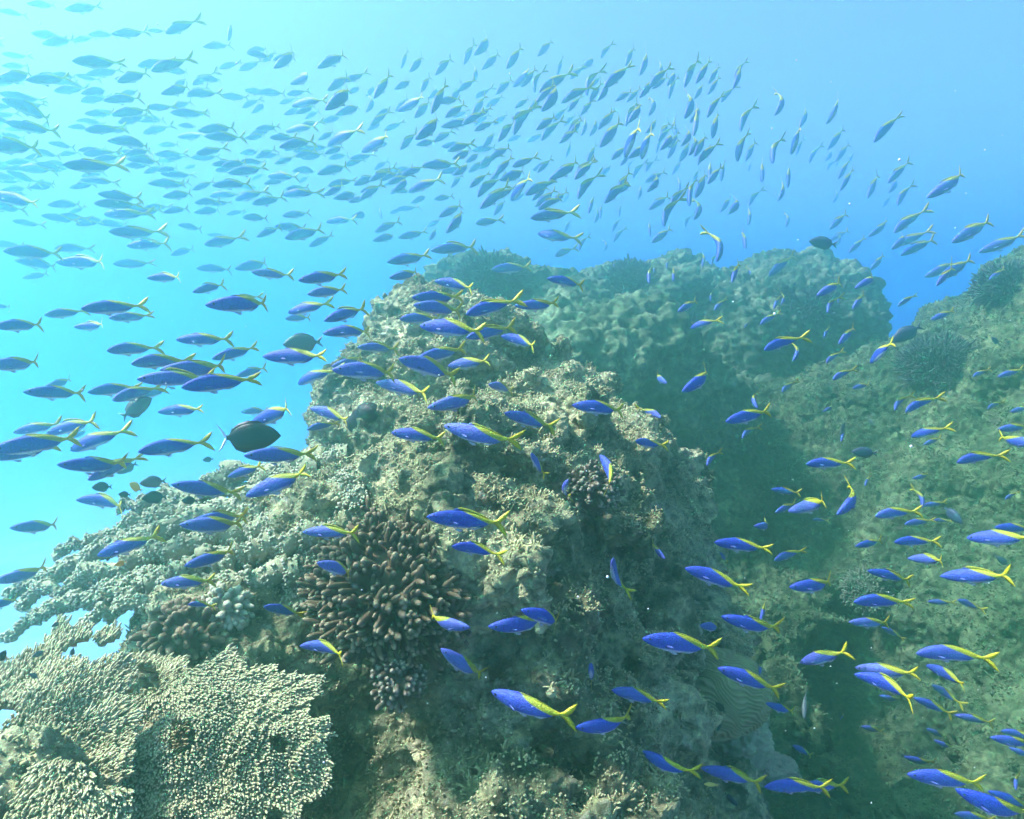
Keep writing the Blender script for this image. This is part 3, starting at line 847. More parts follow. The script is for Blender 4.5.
BENDS = [(-0.5, 1.05, 0.05, 0.95), (-0.22, 1.15, -0.06, 0.9), (0.0, 1.0, 0.0, 0.97), (0.2, 1.18, 0.06, 0.88), (0.45, 1.05, -0.05, 0.95), (0.08, 0.85, 0.08, 0.86), (-0.1, 1.1, -0.08, 1.0),
         (0.3, 0.7, 0.0, 0.92), (-0.35, 0.95, 0.1, 0.87), (0.65, 1.1, 0.0, 0.93), (-0.7, 1.0, -0.04, 0.9), (0.0, 1.2, -0.1, 0.84)]
FISH = []
for b, fk, dr, dp in BENDS:
    W, Q, rest = fusilier_mesh(b, fk, dr, dorsal=random.choice((0.004, 0.012, 0.028)), deep=dp)
    FISH.append((np_mesh("fusilier_body", W, Q, [M_FISH], True, {"rest": ('FLOAT_VECTOR', rest)}), b, W, Q, rest))

def fin_mesh(s):
    V, Q = [], []
    pts_u = [(0, 0), (-0.035, 0.006), (-0.075, 0.002), (-0.105, -0.012)]
    pts_l = [(0, -0.018), (-0.03, -0.034), (-0.07, -0.036), (-0.108, -0.016)]
    add_fin(V, Q, pts_u, pts_l, 0.002)
    V = np.array(V); a = 0.45 * s
    V2 = V.copy(); V2[:, 1] = V[:, 1] - V[:, 0] * math.sin(a); V2[:, 0] = V[:, 0] * math.cos(a)
    return np_mesh("pectoral_fin", V2 + [0.215, 0.058 * s, -0.028], Q, [M_FIN])
def eye_mesh(s):
    v, q, t = blob((0.418, 0.036 * s, 0.012), (0.0155, 0.008, 0.0155), 1, 0, 7)
    return np_mesh("eye", v, q, [M_EYE])
FINS = [fin_mesh(1), fin_mesh(-1)]; EYES = [eye_mesh(1), eye_mesh(-1)]

# the fish seen in the photograph, surveyed tile by tile: tile origin, tile scale, (snout x, y, tail x, y [, foreshortening])
CATALOG = [
(0, 0, 5.12, [(0,70,130,60),(150,35,290,10),(345,65,510,15),(175,190,340,180),(230,240,380,180),(375,220,480,180),(460,190,590,160),(580,190,750,150),(760,165,850,150),(850,180,985,95),(20,290,140,280),(0,430,190,350),(150,430,345,380),(285,480,430,435),(385,335,610,300),(455,395,620,345),(610,430,760,350),(710,350,870,300),(780,375,955,285),(835,490,990,430),(880,460,970,390),(960,500,1060,440),(430,490,580,440),(420,530,550,480),(15,500,215,500),(40,535,285,590),(540,530,720,480),(470,600,600,560),(585,600,765,545),(610,640,740,580),(-60,630,40,620),(50,650,280,660),(445,680,610,640),(720,630,840,600),(735,690,860,640),(-60,770,195,725),(570,735,795,715),(435,800,590,770),(815,750,920,730),(645,800,800,790),(800,800,940,780),(880,590,1060,570),(880,560,980,510),(915,710,1060,680)]),
(200, 0, 5.12, [(145,205,165,110),(20,250,160,215),(245,270,360,235),(100,355,200,310),(200,365,310,305),(320,320,390,260),(385,350,510,250),(605,350,765,260),(470,435,600,365),(-40,440,60,370),(655,465,775,375),(110,500,250,490),(230,470,350,470),(300,480,440,465),(215,555,300,500),(270,580,355,510),(-60,490,95,465),(405,535,490,500),(435,590,540,540),(470,550,640,490),(540,610,610,560),(650,560,810,430),(630,625,740,590),(700,590,850,525),(850,490,910,430),(890,500,975,380),(855,570,910,480),(1000,570,1060,500),(-30,590,50,570),(0,680,190,635),(30,710,225,695),(255,700,370,650),(440,680,590,630),(410,760,590,705),(480,780,600,740),(650,750,800,650),(860,665,945,610),(940,670,1040,620),(830,780,990,685),(210,790,320,765),(310,810,410,780),(520,815,640,780),(660,815,760,785),(770,815,890,790),(-40,815,100,795)]),
(400, 0, 5.12, [(5,345,40,255),(50,365,130,280),(180,380,265,290),(325,325,375,225),(385,275,490,180),(370,420,410,330),(420,350,520,265),(545,345,625,240),(705,280,785,205),(105,470,155,385),(805,380,832,290),(-10,570,140,490),(75,600,160,510),(150,500,220,440),(160,575,235,430),(250,530,320,430),(490,480,575,400),(580,440,690,350),(620,440,700,350),(685,470,695,360),(370,585,440,490),(380,500,460,455),(440,545,530,490),(270,600,350,565),(85,710,240,590),(210,650,390,610),(170,725,270,670),(380,640,460,580),(480,635,560,580),(575,685,650,540),(500,720,580,620),(425,750,500,670),(550,720,640,685),(650,725,740,680),(720,715,810,610),(660,565,740,490),(730,560,850,430),(710,465,860,375),(870,400,940,340),(930,350,1020,280),(950,480,980,350),(980,440,1030,390),(0,765,80,675),(215,750,370,740),(370,770,500,750),(840,640,900,585),(860,690,930,590),(930,690,970,600),(975,690,1030,600),(850,800,880,720),(955,830,1005,740),(780,620,850,550)]),
(600, 0, 5.12, [(0,295,45,230),(20,440,150,340),(130,330,175,240),(205,375,260,260),(300,400,330,310),(350,500,380,395),(430,435,490,310),(255,585,300,480),(440,595,500,465),(130,640,175,525),(480,690,505,555),(575,700,605,575),(715,665,755,540),(905,580,965,460),(20,640,80,560),(0,745,110,620),(125,800,190,640),(210,810,255,670),(300,720,355,620),(390,700,365,595),(285,780,310,700),(345,805,405,710),(410,820,470,720),(700,820,730,680),(745,820,795,720),(880,830,890,700),(980,785,1025,650)]),
(800, 0, 5.12, [(0,645,55,545),(140,625,215,510),(380,715,490,598),(145,755,225,660),(185,820,250,735),(135,820,180,755),(45,830,85,745),(250,830,275,780),(-20,790,10,710)]),
(0, 160, 5.12, [(-60,95,100,75),(105,55,275,35),(340,45,590,20),(420,110,590,100),(660,5,830,0),(810,10,900,0),(770,130,960,110),(830,80,990,70),(845,195,1000,160),(950,45,1020,20),(-40,190,205,215),(-60,235,115,250),(260,240,425,210),(515,185,710,190),(495,235,710,215),(540,290,745,260),(225,295,395,305),(415,310,540,300),(510,330,660,325),(570,380,810,365),(660,450,860,410),(-40,440,125,425),(45,480,300,465),(290,460,450,440),(100,525,310,535),(310,535,560,510),(590,540,775,520),(880,490,995,445),(765,610,945,590),(435,770,720,735),(570,815,765,790),(240,800,415,765),(-40,750,55,750)]),
(200, 160, 5.12, [(80,60,200,20),(150,75,340,30),(350,90,500,75),(480,60,620,40),(605,75,770,15),(890,50,960,5),(950,65,1040,50),(70,140,260,105),(50,190,190,160),(180,210,320,150),(265,105,330,65),(200,140,310,140),(270,230,425,185),(425,185,590,150),(505,115,560,80),(655,135,790,95),(690,200,840,160),(790,130,915,70),(820,200,930,120),(940,130,1020,105),(975,175,1040,130),(-20,275,125,240),(210,285,245,245),(425,290,565,265),(390,345,560,345),(440,405,630,345),(560,445,680,380),(645,320,790,295),(785,290,880,270,.6),(930,300,915,235),(970,275,1040,245),(895,370,1020,310),(890,415,1030,375),(25,440,195,395),(40,385,150,385),(190,560,375,515),(270,580,470,590),(510,620,745,580),(555,690,750,655),(-10,560,165,550),(-30,680,125,625),(50,750,400,720),(160,720,290,690),(450,785,650,725),(440,815,570,800),(640,825,855,745)]),
(400, 160, 5.12, [(-40,65,70,30),(115,30,300,20),(210,65,345,35),(350,60,440,0),(40,165,205,85),(-30,160,70,80),(-20,255,90,240),(60,220,160,170),(260,140,320,70),(390,185,490,85),(410,245,560,125),(515,100,670,50),(680,50,790,5),(565,205,660,80),(590,140,660,75),(640,175,780,100),(570,210,650,165),(690,235,800,155),(770,90,940,5),(905,195,980,70),(835,220,865,170),(480,280,545,200),(965,270,995,180),(995,320,1030,240),(200,290,330,220),(240,370,350,250),(140,340,220,300),(150,410,200,340),(-10,400,140,365),(385,325,505,305,.7),(665,295,880,265),(700,375,900,400),(790,490,880,450,.6),(840,370,875,305),(915,460,945,385),(160,465,395,435),(-64,525,155,485),(-50,605,120,570),(470,560,675,545),(180,620,395,650),(755,605,955,640),(65,705,320,700),(75,745,340,770),(335,790,580,715),(590,745,830,740),(0,815,210,805)]),
(600, 160, 5.12, [(0,80,70,20),(140,40,165,0),(165,90,210,10),(230,60,265,0),(230,110,330,65),(370,70,420,0),(195,200,220,120),(20,215,130,115),(405,165,410,80),(455,230,465,90),(470,130,500,45),(490,185,550,60),(560,105,565,0),(620,105,635,0),(760,55,775,0),(830,110,830,0),(960,140,970,20),(915,205,960,110),(250,250,355,180),(320,335,360,190),(490,300,535,185),(430,350,450,280),(620,260,675,185),(660,270,745,185),(760,230,800,155),(760,330,775,240),(0,300,10,220),(95,290,105,225),(60,365,95,300),(65,420,115,345),(20,470,50,405),(255,390,250,310),(265,420,365,350),(610,515,620,345),(745,455,730,355),(525,545,540,470),(570,540,580,480),(955,340,975,265),(895,385,910,345),(675,625,710,520),(70,550,72,515),(250,630,250,540),(275,575,280,535),(340,555,350,500),(375,620,380,550),(865,590,980,490),(400,775,500,715),(585,770,635,710),(565,725,570,665),(770,590,765,545),(890,760,925,685),(930,740,955,680),(820,840,910,780),(460,860,590,810)]),
(824, 160, 5.12, [(15,50,45,0),(60,30,80,0),(75,90,130,0),(50,215,85,150),(85,150,145,50),(225,190,275,70),(330,110,425,15),(340,160,395,75),(375,230,420,130),(300,240,345,180),(545,175,740,70),(30,350,115,270),(235,385,345,310),(360,365,480,268),(670,410,850,310),(355,450,450,370),(380,430,510,375),(400,480,560,405),(810,460,1010,395),(30,410,125,360),(60,440,100,370),(130,470,205,400),(240,560,315,480),(530,590,690,525),(580,640,655,545),(600,600,750,510),(170,650,290,585),(150,760,210,680),(380,745,455,690),(555,815,660,770),(-30,690,100,620),(15,780,45,690),(70,730,80,690),(850,610,915,560)]),
(0, 320, 5.12, [(-10,40,220,10),(395,40,560,20),(-40,235,225,215),(560,160,790,130),(685,225,945,190),(910,105,1175,90),(150,370,435,370),(240,345,380,300),(465,370,700,335),(585,410,790,335),(720,390,860,350),(845,260,1190,240),(725,305,1090,290),(945,345,1300,290),(820,470,1050,450),(85,575,290,525),(255,580,480,505),(370,600,460,560),(370,665,610,560),(0,660,385,600),(-40,700,280,645),(725,670,1040,620),(465,810,700,690),(325,735,660,750)]),
(200, 320, 5.12, [(70,200,290,135),(330,190,660,180),(495,330,665,240),(635,70,900,40),(810,140,1020,140),(680,240,860,190),(690,255,1040,265),(905,320,1190,375),(215,470,350,460),(270,530,500,430),(570,450,780,510),(550,560,700,520),(980,575,1250,605),(240,690,590,690),(150,800,330,740),(245,895,570,770),(190,290,340,235)]),
(400, 320, 5.12, [(100,30,430,50),(340,90,580,30),(520,80,720,130),(90,200,340,140),(0,200,310,285),(245,235,460,205),(455,330,590,360,.7),(150,450,450,385),(535,475,790,550),(885,435,1170,465),(220,540,600,640),(670,680,735,800,.8)]),
(600, 320, 5.12, [(840,150,1010,80),(995,210,1030,110),(430,365,600,250),(340,325,270,275,.55),(315,500,222,450,.65),(180,620,315,640,.7),(5,690,100,860,.7),(650,520,870,460),(725,605,780,535),(545,745,590,665),(800,450,765,360),(930,370,980,310),(740,40,765,0)]),
(824, 320, 5.12, [(0,90,25,30),(80,120,160,30),(240,220,340,105),(10,220,70,160),(45,305,135,245),(150,350,235,325),(360,460,405,375),(420,470,550,380),(765,290,830,250),(900,290,1010,250),(840,455,900,410),(965,470,1060,440),(905,560,1050,540),(450,600,600,545),(515,640,590,600),(690,730,870,670),(1080,640,875,600),(0,470,65,430),(90,620,100,540),(-85,740,120,720),(460,815,550,785),(210,850,235,790)]),
(0, 480, 5.12, [(415,90,670,120),(80,235,315,240),(-10,505,265,465),(515,375,800,290),(-60,640,100,620),(835,520,1090,520),(940,220,1270,240),(960,430,1220,370),(965,630,1085,640),(895,15,1230,80),(1000,200,1265,180)]),
(200, 480, 5.12, [(530,260,810,270),(610,420,815,490),(330,640,520,690),(520,835,770,870)]),
(400, 480, 5.12, [(140,185,540,225),(265,335,510,365),(630,670,880,740),(460,755,810,720),(350,760,110,705),(855,0,820,100,.6)]),
(600, 480, 5.12, [(225,825,610,850),(590,325,860,340),(440,460,745,540),(630,715,940,770),(60,400,85,570,.7),(330,400,260,325,.6),(520,750,640,755,.6),(895,415,1030,345),(800,240,900,230,.55),(900,170,1000,110),(880,50,1020,65),(975,165,1200,90),(825,715,845,620),(615,370,650,420),(985,560,1225,520),(1090,205,1165,200)]),
(824, 480, 5.12, [(85,180,215,20),(270,190,450,140),(420,230,550,195),(170,345,305,300),(370,325,555,295),(445,410,635,400),(755,310,1060,280),(235,475,440,500),(620,510,945,470),(165,635,415,595),(140,740,340,720),(300,760,400,800),(540,630,665,620),(690,620,800,650),(510,135,620,110),(560,210,640,200),(930,100,985,55),(508,140,495,40,.6),(890,250,1060,240)]),
(400, 640, 4.571, [(190,45,400,190),(410,240,775,365),(872,110,876,190,.4)]),
(600, 640, 4.571, [(55,235,290,270),(-105,410,180,370),(545,145,825,215),(765,300,900,330),(190,525,420,620),(470,605,745,630),(760,690,1030,640),(920,690,1110,640),(885,490,975,525),(730,155,735,100,.5)]),
(800, 640, 4.571, [(5,115,200,40),(550,80,840,35),(265,145,530,135),(265,175,540,225),(370,265,475,275),(590,130,765,185),(610,215,715,270),(530,280,685,320),(720,360,875,360),(285,405,380,410),(585,415,675,445),(620,470,710,495),(485,550,620,560),(515,650,820,620),(490,620,515,590),(890,470,1080,460),(930,430,1080,430),(970,510,1080,530),(745,740,1080,800),(880,720,1060,750),(985,680,990,600,.6),(720,815,880,800),(185,365,205,330)]),
]
ZONES = [
 ("over the large brown branching coral", 295, 505, 505, 665),
 ("beside the black white-tailed fish", 205, 395, 330, 455),
 ("over the plate corals below black fish", 160, 455, 330, 620),
 ("before the reaching staghorn arms", 0, 470, 160, 665),
 ("over the boulder's upper face", 310, 318, 400, 475),
 ("over the boulder's crown", 400, 318, 470, 400),
 ("over the boulder's right brow", 470, 318, 560, 400),
 ("over the boulder's pale middle", 400, 400, 560, 500),
 ("before bush coral behind the summit", 420, 236, 560, 318),
 ("beside the white tipped coral cluster", 530, 400, 645, 505),
 ("before the boulder's shaded flank", 480, 505, 690, 610),
 ("before the boulder's dark foot", 400, 610, 660, 819),
 ("around the brain coral", 660, 575, 805, 718),
 ("over the pale lumpy corals", 640, 718, 845, 819),
 ("over the dark cavity", 800, 630, 935, 819),
 ("beyond the dark cavity", 935, 690, 1024, 819),
 ("on the lowest part of slope", 935, 575, 1024, 690),
 ("over the low green bush coral", 840, 560, 935, 630),
 ("on the slope at mid height", 925, 470, 1024, 575),
 ("above the low green bush coral", 840, 470, 925, 560),
 ("below the round bush coral on slope", 865, 385, 1024, 470),
 ("between valley wall and boulder", 690, 490, 840, 575),
 ("in the shadowed valley", 640, 390, 865, 490),
 ("before the ridge's far end", 760, 290, 865, 390),
 ("before the ridge's sloping face", 560, 290, 760, 390),
 ("in the open water notch", 865, 230, 1024, 390),
 ("over the bush coral at ridge end", 735, 215, 865, 290),
 ("over the bush coral on ridge crest", 560, 215, 735, 290),
 ("in blue water beyond the ridge", 850, 60, 1024, 230),
 ("high over the ridge's far end", 730, 60, 850, 215),
 ("high over the ridge crest", 640, 130, 730, 215),
 ("topmost over the ridge crest", 610, 30, 730, 130),
 ("between summit and ridge crest", 560, 130, 640, 215),
 ("just above the summit bush coral", 470, 150, 560, 236),
 ("above the summit's open side", 400, 150, 470, 236),
 ("high above the summit", 500, 30, 610, 150),
 ("high above the boulder", 400, 30, 500, 150),
 ("in pale water nearing boulder", 300, 280, 420, 345),
 ("off the boulder's upper corner", 180, 340, 310, 395),
 ("in open water above staghorn arms", 0, 400, 205, 470),
 ("low in the open water", 0, 340, 180, 400),
 ("in open water under the shoal", 0, 280, 180, 340),
 ("under the shoal before the boulder", 180, 250, 300, 340),
 ("in the shoal's lower edge", 0, 230, 180, 280),
 ("in the shoal beside the summit", 300, 215, 420, 280),
 ("in the shoal's lower middle", 150, 195, 300, 250),
 ("in the shoal's lower corner", 0, 160, 150, 230),
 ("in the shoal's thick middle", 150, 130, 290, 195),
 ("in the shoal's centre", 290, 140, 400, 215),
 ("in the shoal's paler upper middle", 200, 60, 300, 130),
 ("in the shoal's rising upper edge", 300, 30, 400, 140),
 ("in the shoal's pale inner left", 80, 50, 200, 130),
 ("in the shoal's pale outer left", 0, 50, 80, 160),
 ("near the surface glare", 0, -20, 400, 60),
 ("in the shoal's outer corner", 0, 130, 150, 160),
]

for o_ in list(C.objects):                            # fish keep clear of the corals too
    if o_.type == 'MESH' and o_.name.split('.')[0] in ('branching_coral', 'table_coral', 'plate_coral', 'branch', 'branch_plate', 'brain_coral', 'boulder_coral'):
        me_ = o_.data; q_ = np.empty(len(me_.loops), dtype=np.int32); me_.loops.foreach_get("vertex_index", q_)
        off_ = np.array(o_.location) + (np.array(o_.parent.location) if o_.parent else 0)
        TREES.append(BVHTree.FromPolygons((verts_of(me_) + off_).tolist(), q_.reshape(-1, 4).tolist()))

def basis(nx, ny, tx, ty, f, sgn, roll):
    """rotation of a fish from the direction nose <- tail seen in the view, its foreshortening and roll"""
    mx, my = (nx + tx) / 2, (ny + ty) / 2
    view = at(mx, my, 1.0); view /= np.linalg.norm(view)
    r = np.cross(view, UP); r /= np.linalg.norm(r); u = np.cross(r, view)
    d = np.array([nx - tx, ty - ny], float); d /= np.linalg.norm(d)
    F = f * (d[0] * r + d[1] * u) - sgn * math.sqrt(max(0, 1 - f * f)) * view
    F /= np.linalg.norm(F)
    Z = np.array([0, 0, 1.0]); Z = Z - (Z @ F) * F
    if np.linalg.norm(Z) < 0.15: Z = -view - ((-view) @ F) * F
    Z /= np.linalg.norm(Z); Y = np.cross(Z, F)
    c, s = math.cos(roll), math.sin(roll)
    Z2 = c * Z + s * Y; Y2 = np.cross(Z2, F)
    return F, Y2, Z2, (mx, my)

def mat4(F, Y, Z, loc, s):
    return Matrix(((F[0] * s, Y[0] * s, Z[0] * s, loc[0]), (F[1] * s, Y[1] * s, Z[1] * s, loc[1]), (F[2] * s, Y[2] * s, Z[2] * s, loc[2]), (0, 0, 0, 1)))

def place(nx, ny, tx, ty, f, L, sgn=1, roll=0.0, margin=0.10):
    app = math.hypot(nx - tx, ny - ty)
    F, Y, Z, (mx, my) = basis(nx, ny, tx, ty, f, sgn, roll)
    d = FPX * L * f / app
    rd = min(ray_depth(mx, my)[0], ray_depth(nx, ny)[0], ray_depth(tx, ty)[0], ray_depth(mx, my + 0.16 * app)[0])
    lim = (rd - margin * (0.6 + 0.4 * d / 3)) / (1 + 0.5 * math.sqrt(max(0, 1 - f * f)) * L / d + 0.06 * L / d)
    if d > lim:
        L = L * lim / d; d = lim
    return mat4(F, Y, Z, at(mx, my, d), L), d, app

rows = []
for x0, y0, sc, ent in CATALOG:
    for e in ent:
        nx, ny, tx, ty = x0 + e[0] / sc, y0 + e[1] / sc, x0 + e[2] / sc, y0 + e[3] / sc
        app = math.hypot(nx - tx, ny - ty)
        ang = abs(math.atan2(abs(ny - ty), abs(nx - tx)))
        if len(e) > 4: f = e[4]
        elif app > 52: f = 0.975 - 0.08 * math.sin(ang) - 0.05 * random.random()
        else: f = min(0.99, max(0.45, 0.97 - 0.30 * math.sin(ang) - 0.10 * random.random()))
        L = 0.19 * (0.94 + 0.12 * random.random())
        if (ny + ty) / 2 < 270: L = (0.38 if (nx + tx) / 2 < 450 else 0.42) * (0.9 + 0.2 * random.random())
        rows.append((app, nx, ny, tx, ty, f, L))
rows.sort(key=lambda r: -r[0])
MAXN = 300

ORD = "first second third fourth fifth sixth seventh eighth ninth tenth eleventh twelfth thirteenth fourteenth fifteenth sixteenth seventeenth eighteenth nineteenth twentieth".split()
def zone(px, py):
    for ph, x0, y0, x1, y1 in ZONES:
        if x0 <= px < x1 and y0 <= py < y1: return ph
    return "in the shoal"

made = []
for i, (app, nx, ny, tx, ty, f, L) in enumerate(rows[:MAXN]):
    M, d, app = place(nx, ny, tx, ty, f, L, 1 if random.random() < 0.75 else -1, R(random.uniform(-9, 9)))
    k = random.randrange(len(FISH)); me, b = FISH[k][0], FISH[k][1]
    o = bpy.data.objects.new("fusilier", me); C.objects.link(o); o.matrix_world = M
    tag(o, None, "fish", "blue and yellow fusiliers of the shoal")
    if i < 130:
        for em in EYES:
            c = bpy.data.objects.new("eye", em); C.objects.link(c); c.parent = o
        for fm in FINS:
            c = bpy.data.objects.new("pectoral_fin", fm); C.objects.link(c); c.parent = o
    made.append((o, (nx + tx) / 2, (ny + ty) / 2, app, math.degrees(math.atan2(ty - ny, tx - nx)), nx < tx, f))
# far, smallest ones: one mass
V, Q, Rr = [], [], []; off = 0
for (app, nx, ny, tx, ty, f, L) in rows[MAXN:]:
    M, d, app = place(nx, ny, tx, ty, f, L, 1, R(random.uniform(-9, 9)))
    me, b, W, q, rest = FISH[random.randrange(len(FISH))]
    A = np.array(M)
    V.append(W @ A[:3, :3].T + A[:3, 3]); Q += [tuple(x + off for x in t) for t in q]; Rr.append(rest); off += len(W)
g = np.random.default_rng(99)
for k in range(210):                                  # still farther fish of the same shoal, a band behind the nearer ones
    t = g.random() ** 1.5
    px = -20 + 760 * t; py = 60 + 150 * g.random() * (1.15 - 0.4 * t) + 30 * t * g.random() + 25 * g.normal() * (1 - t)
    a = R(8 + 50 * t * t + 8 * g.normal())
    app = (19 + 9 * g.random()) * (1 - 0.1 * t)
    M, d, app = place(px - app / 2 * math.cos(a), py + app / 2 * math.sin(a), px + app / 2 * math.cos(a), py - app / 2 * math.sin(a), 0.9 - 0.2 * t, 0.31, 1, R(g.uniform(-9, 9)))
    me, b, W, q, rest = FISH[random.randrange(len(FISH))]
    A = np.array(M)
    if (at(px, py, d))[2] > 3.3: continue
    V.append(W @ A[:3, :3].T + A[:3, 3]); Q += [tuple(x + off for x in t_) for t_ in q]; Rr.append(rest); off += len(W)
if V:
    tag(link("fish_shoal", np_mesh("fish_shoal", np.concatenate(V), Q, [M_FISH], True, {"rest": ('FLOAT_VECTOR', np.concatenate(Rr))})), "smallest distant fusiliers scattered through the shoal above the reef", "fish shoal", kind='stuff')

# labels: look, landmark, then order along the landmark
from collections import defaultdict
zg = defaultdict(list)
for r in made: zg[zone(r[1], r[2])].append(r)
for ph, rs in zg.items():
    xs = [r[1] for r in rs]; ys = [r[2] for r in rs]
    horiz = (max(xs) - min(xs)) >= (max(ys) - min(ys))
    rs.sort(key=lambda r: r[1] if horiz else r[2])
    n = len(rs)
    for j, r in enumerate(rs):
        o, px, py, app, ang, left, f = r
        size = "large" if app > 58 else "mid-sized" if app > 40 else "small"
        if not left: pose = "facing the other way"
        elif abs(ang) < 12: pose = "swimming level"
        elif ang < -52: pose = "diving steeply"
        elif ang < -12: pose = "angled nose down"
        else: pose = "angled nose up"
        if n == 1: q = "the only one"
        elif j == 0: q = "leftmost" if horiz else "topmost"
        elif j == n - 1: q = "rightmost" if horiz else "lowest"
        elif j <= n / 2: q = (ORD[j] if j < 20 else "middle") + (" from left" if horiz else " from top")
        else: q = (ORD[n - 1 - j] if n - 1 - j < 20 else "middle") + (" from right" if horiz else " from bottom")
        o['label'] = f"{size} fusilier {pose} {ph}, {q}"

# other fish ---------------------------------------------------------------
DEEP = [(0.5, 0.01, -0.02, 0.008), (0.46, 0.07, -0.06, 0.03), (0.38, 0.15, -0.13, 0.055), (0.24, 0.23, -0.21, 0.075), (0.08, 0.26, -0.25, 0.078), (-0.08, 0.235, -0.23, 0.065), (-0.20, 0.17, -0.17, 0.045),
        (-0.28, 0.09, -0.09, 0.025), (-0.33, 0.045, -0.045, 0.014), (-0.36, 0.045, -0.045, 0.008)]
def deep_fish_mesh(hs, mat, tail=1.0, b=0.1):
    V, Q = ring_body([(x, a * hs, c * hs, w_) for x, a, c, w_ in interp_prof(DEEP, 20)], 12)
    add_fin(V, Q, [(0.3, .2 * hs), (0.15, .29 * hs), (0.0, .30 * hs), (-0.15, .25 * hs), (-0.27, .16 * hs), (-0.3, .08 * hs)], [(0.28, .17 * hs), (0.15, .2 * hs), (0, .2 * hs), (-0.15, .17 * hs), (-0.26, .09 * hs), (-0.29, .06 * hs)], 0.006)
    add_fin(V, Q, [(0.05, -.22 * hs), (-0.08, -.2 * hs), (-0.2, -.14 * hs), (-0.29, -.06 * hs)], [(0.05, -.25 * hs), (-0.08, -.29 * hs), (-0.22, -.23 * hs), (-0.3, -.08 * hs)], 0.006)
    if tail:
        for s in (1, -1):
            add_fin(V, Q, [(-0.34, .035 * s), (-0.40, .08 * s), (-0.50, .15 * s * tail)], [(-0.36, 0), (-0.42, 0.0), (-0.46, .07 * s * tail)], 0.006)
    return np_mesh("reef_fish_body", bend_xy(V, b), Q, [mat])
def small_fish(name, nx, ny, tx, ty, me, L, label, group=None, f=0.95, cat="fish", roll=0.0):
    M, d, app = place(nx, ny, tx, ty, f, L, 1, roll, 0.07)
    o = link(name, me); o.matrix_world = M
    return tag(o, label, cat, group)
ME_DARK = deep_fish_mesh(0.95, M_DARKFISH); ME_GREY = deep_fish_mesh(0.85, M_GREYFISH); ME_BG = deep_fish_mesh(0.8, M_BLUEGREY)
ME_BLACK = deep_fish_mesh(0.90, M_DARKFISH, tail=0)
# the black fish with the white tail: a tail of its own look is a part
bf = small_fish("black_fish", 279, 436, 219, 438, ME_BLACK, 0.17, "black oval fish with white lyre tail in front of the boulder's shoulder", f=0.98)
tv, tq = [], []
for s in (1, -1):
    add_fin(tv, tq, [(-0.35, .05 * s), (-0.385, .10 * s), (-0.43, .17 * s), (-0.50, .235 * s)], [(-0.375, 0.0), (-0.405, .06 * s), (-0.45, .15 * s), (-0.50, .23 * s)], 0.006)
link("tail_fin", np_mesh("tail_fin", np.array(tv), tq, [M_WHITE]), bf)
for a in ME_BLACK, : pass
for nx, ny, tx, ty, me, L, lb in [
    (93, 487, 111, 487, ME_DARK, 0.075, "dark damselfish hovering above a large fusilier off the staghorn arms"),
    (119, 494, 130, 495, ME_DARK, 0.06, "tiny dark damselfish at the tail of a fusilier off the staghorn arms"),
    (141, 483, 165, 481, ME_GREY, 0.085, "grey damselfish just above the topmost staghorn arm"),
    (143, 498, 166, 497, ME_DARK, 0.085, "dark damselfish touching the topmost staghorn arm"),
    (182, 500, 197, 501, ME_DARK, 0.06, "dark damselfish among the upper staghorn branches"),
    (203, 460, 213, 459, ME_DARK, 0.06, "small dark damselfish at the boulder's edge below the black fish"),
    (150, 398, 122, 418, ME_GREY, 0.12, "grey green fish with tail down under the overlapping fusiliers"),
    (284, 345, 322, 341, ME_GREY, 0.16, "grey green oval fish half hidden at the boulder's upper edge"),
    (118, 473, 136, 463, ME_GREY, 0.1, "pale grey green fish behind a large fusilier over open water"),
    (810, 240, 836, 246, ME_BG, 0.18, "dark oval fish above the far end of the ridge"),
    (853, 452, 876, 453, ME_BG, 0.12, "dark rounded damselfish over the upper right slope"),
    (961, 523, 944, 507, ME_BG, 0.14, "dark fish heading down beside small fusilier tails on the slope"),
    (893, 341, 920, 326, ME_BG, 0.2, "hazy dark fish at the notch between slope and ridge"),
    (992, 337, 999, 345, ME_BG, 0.1, "hazy dark fish near the top of the slope"),
    (997, 557, 1008, 565, ME_BG, 0.1, "faint dark fish on the slope below a pair of fusiliers"),
    (873, 425, 868, 418, ME_GREY, 0.12, "pale grey fish on the slope above the dark damselfish"),
    (841, 435, 845, 420, ME_GREY, 0.12, "grey green fish seen from behind at the top of the valley"),
    (5, 651, -2, 663, ME_DARK, 0.1, "dark fish in open water at the frame edge below the staghorn"),
    (33, 656, 45, 652, ME_GREY, 0.09, "hazy grey fish in open water below the staghorn arms"),
    (73, 648, 72, 657, ME_GREY, 0.07, "hazy grey fish against the shaded pedestal below the staghorn"),
    (52, 626, 60, 623, ME_GREY, 0.06, "tiny hazy fish just below the longest staghorn arm"),
    (30, 673, 38, 679, ME_GREY, 0.1, "hazy fish low in open water above the plate coral"),
    (737, 804, 724, 794, ME_BG, 0.12, "shadowy dark fish under the fusiliers at the valley floor"),
    (716, 703, 725, 712, ME_DARK, 0.06, "small dark damselfish in front of the brain coral"),
    (717, 731, 722, 723, ME_DARK, 0.05, "black and white damselfish on the pale lumpy coral"),
]:
    small_fish("damselfish", nx, ny, tx, ty, me, L, lb)
small_fish("butterflyfish", 130, 483, 141, 491, deep_fish_mesh(0.9, M_YELLOWFISH), 0.055, "small pale yellow fish above the topmost staghorn arm", f=0.8)
small_fish("anemonefish", 115, 565, 126, 562, deep_fish_mesh(0.8, M_ORANGE), 0.045, "tiny orange fish hovering over the staghorn arms", f=0.9)
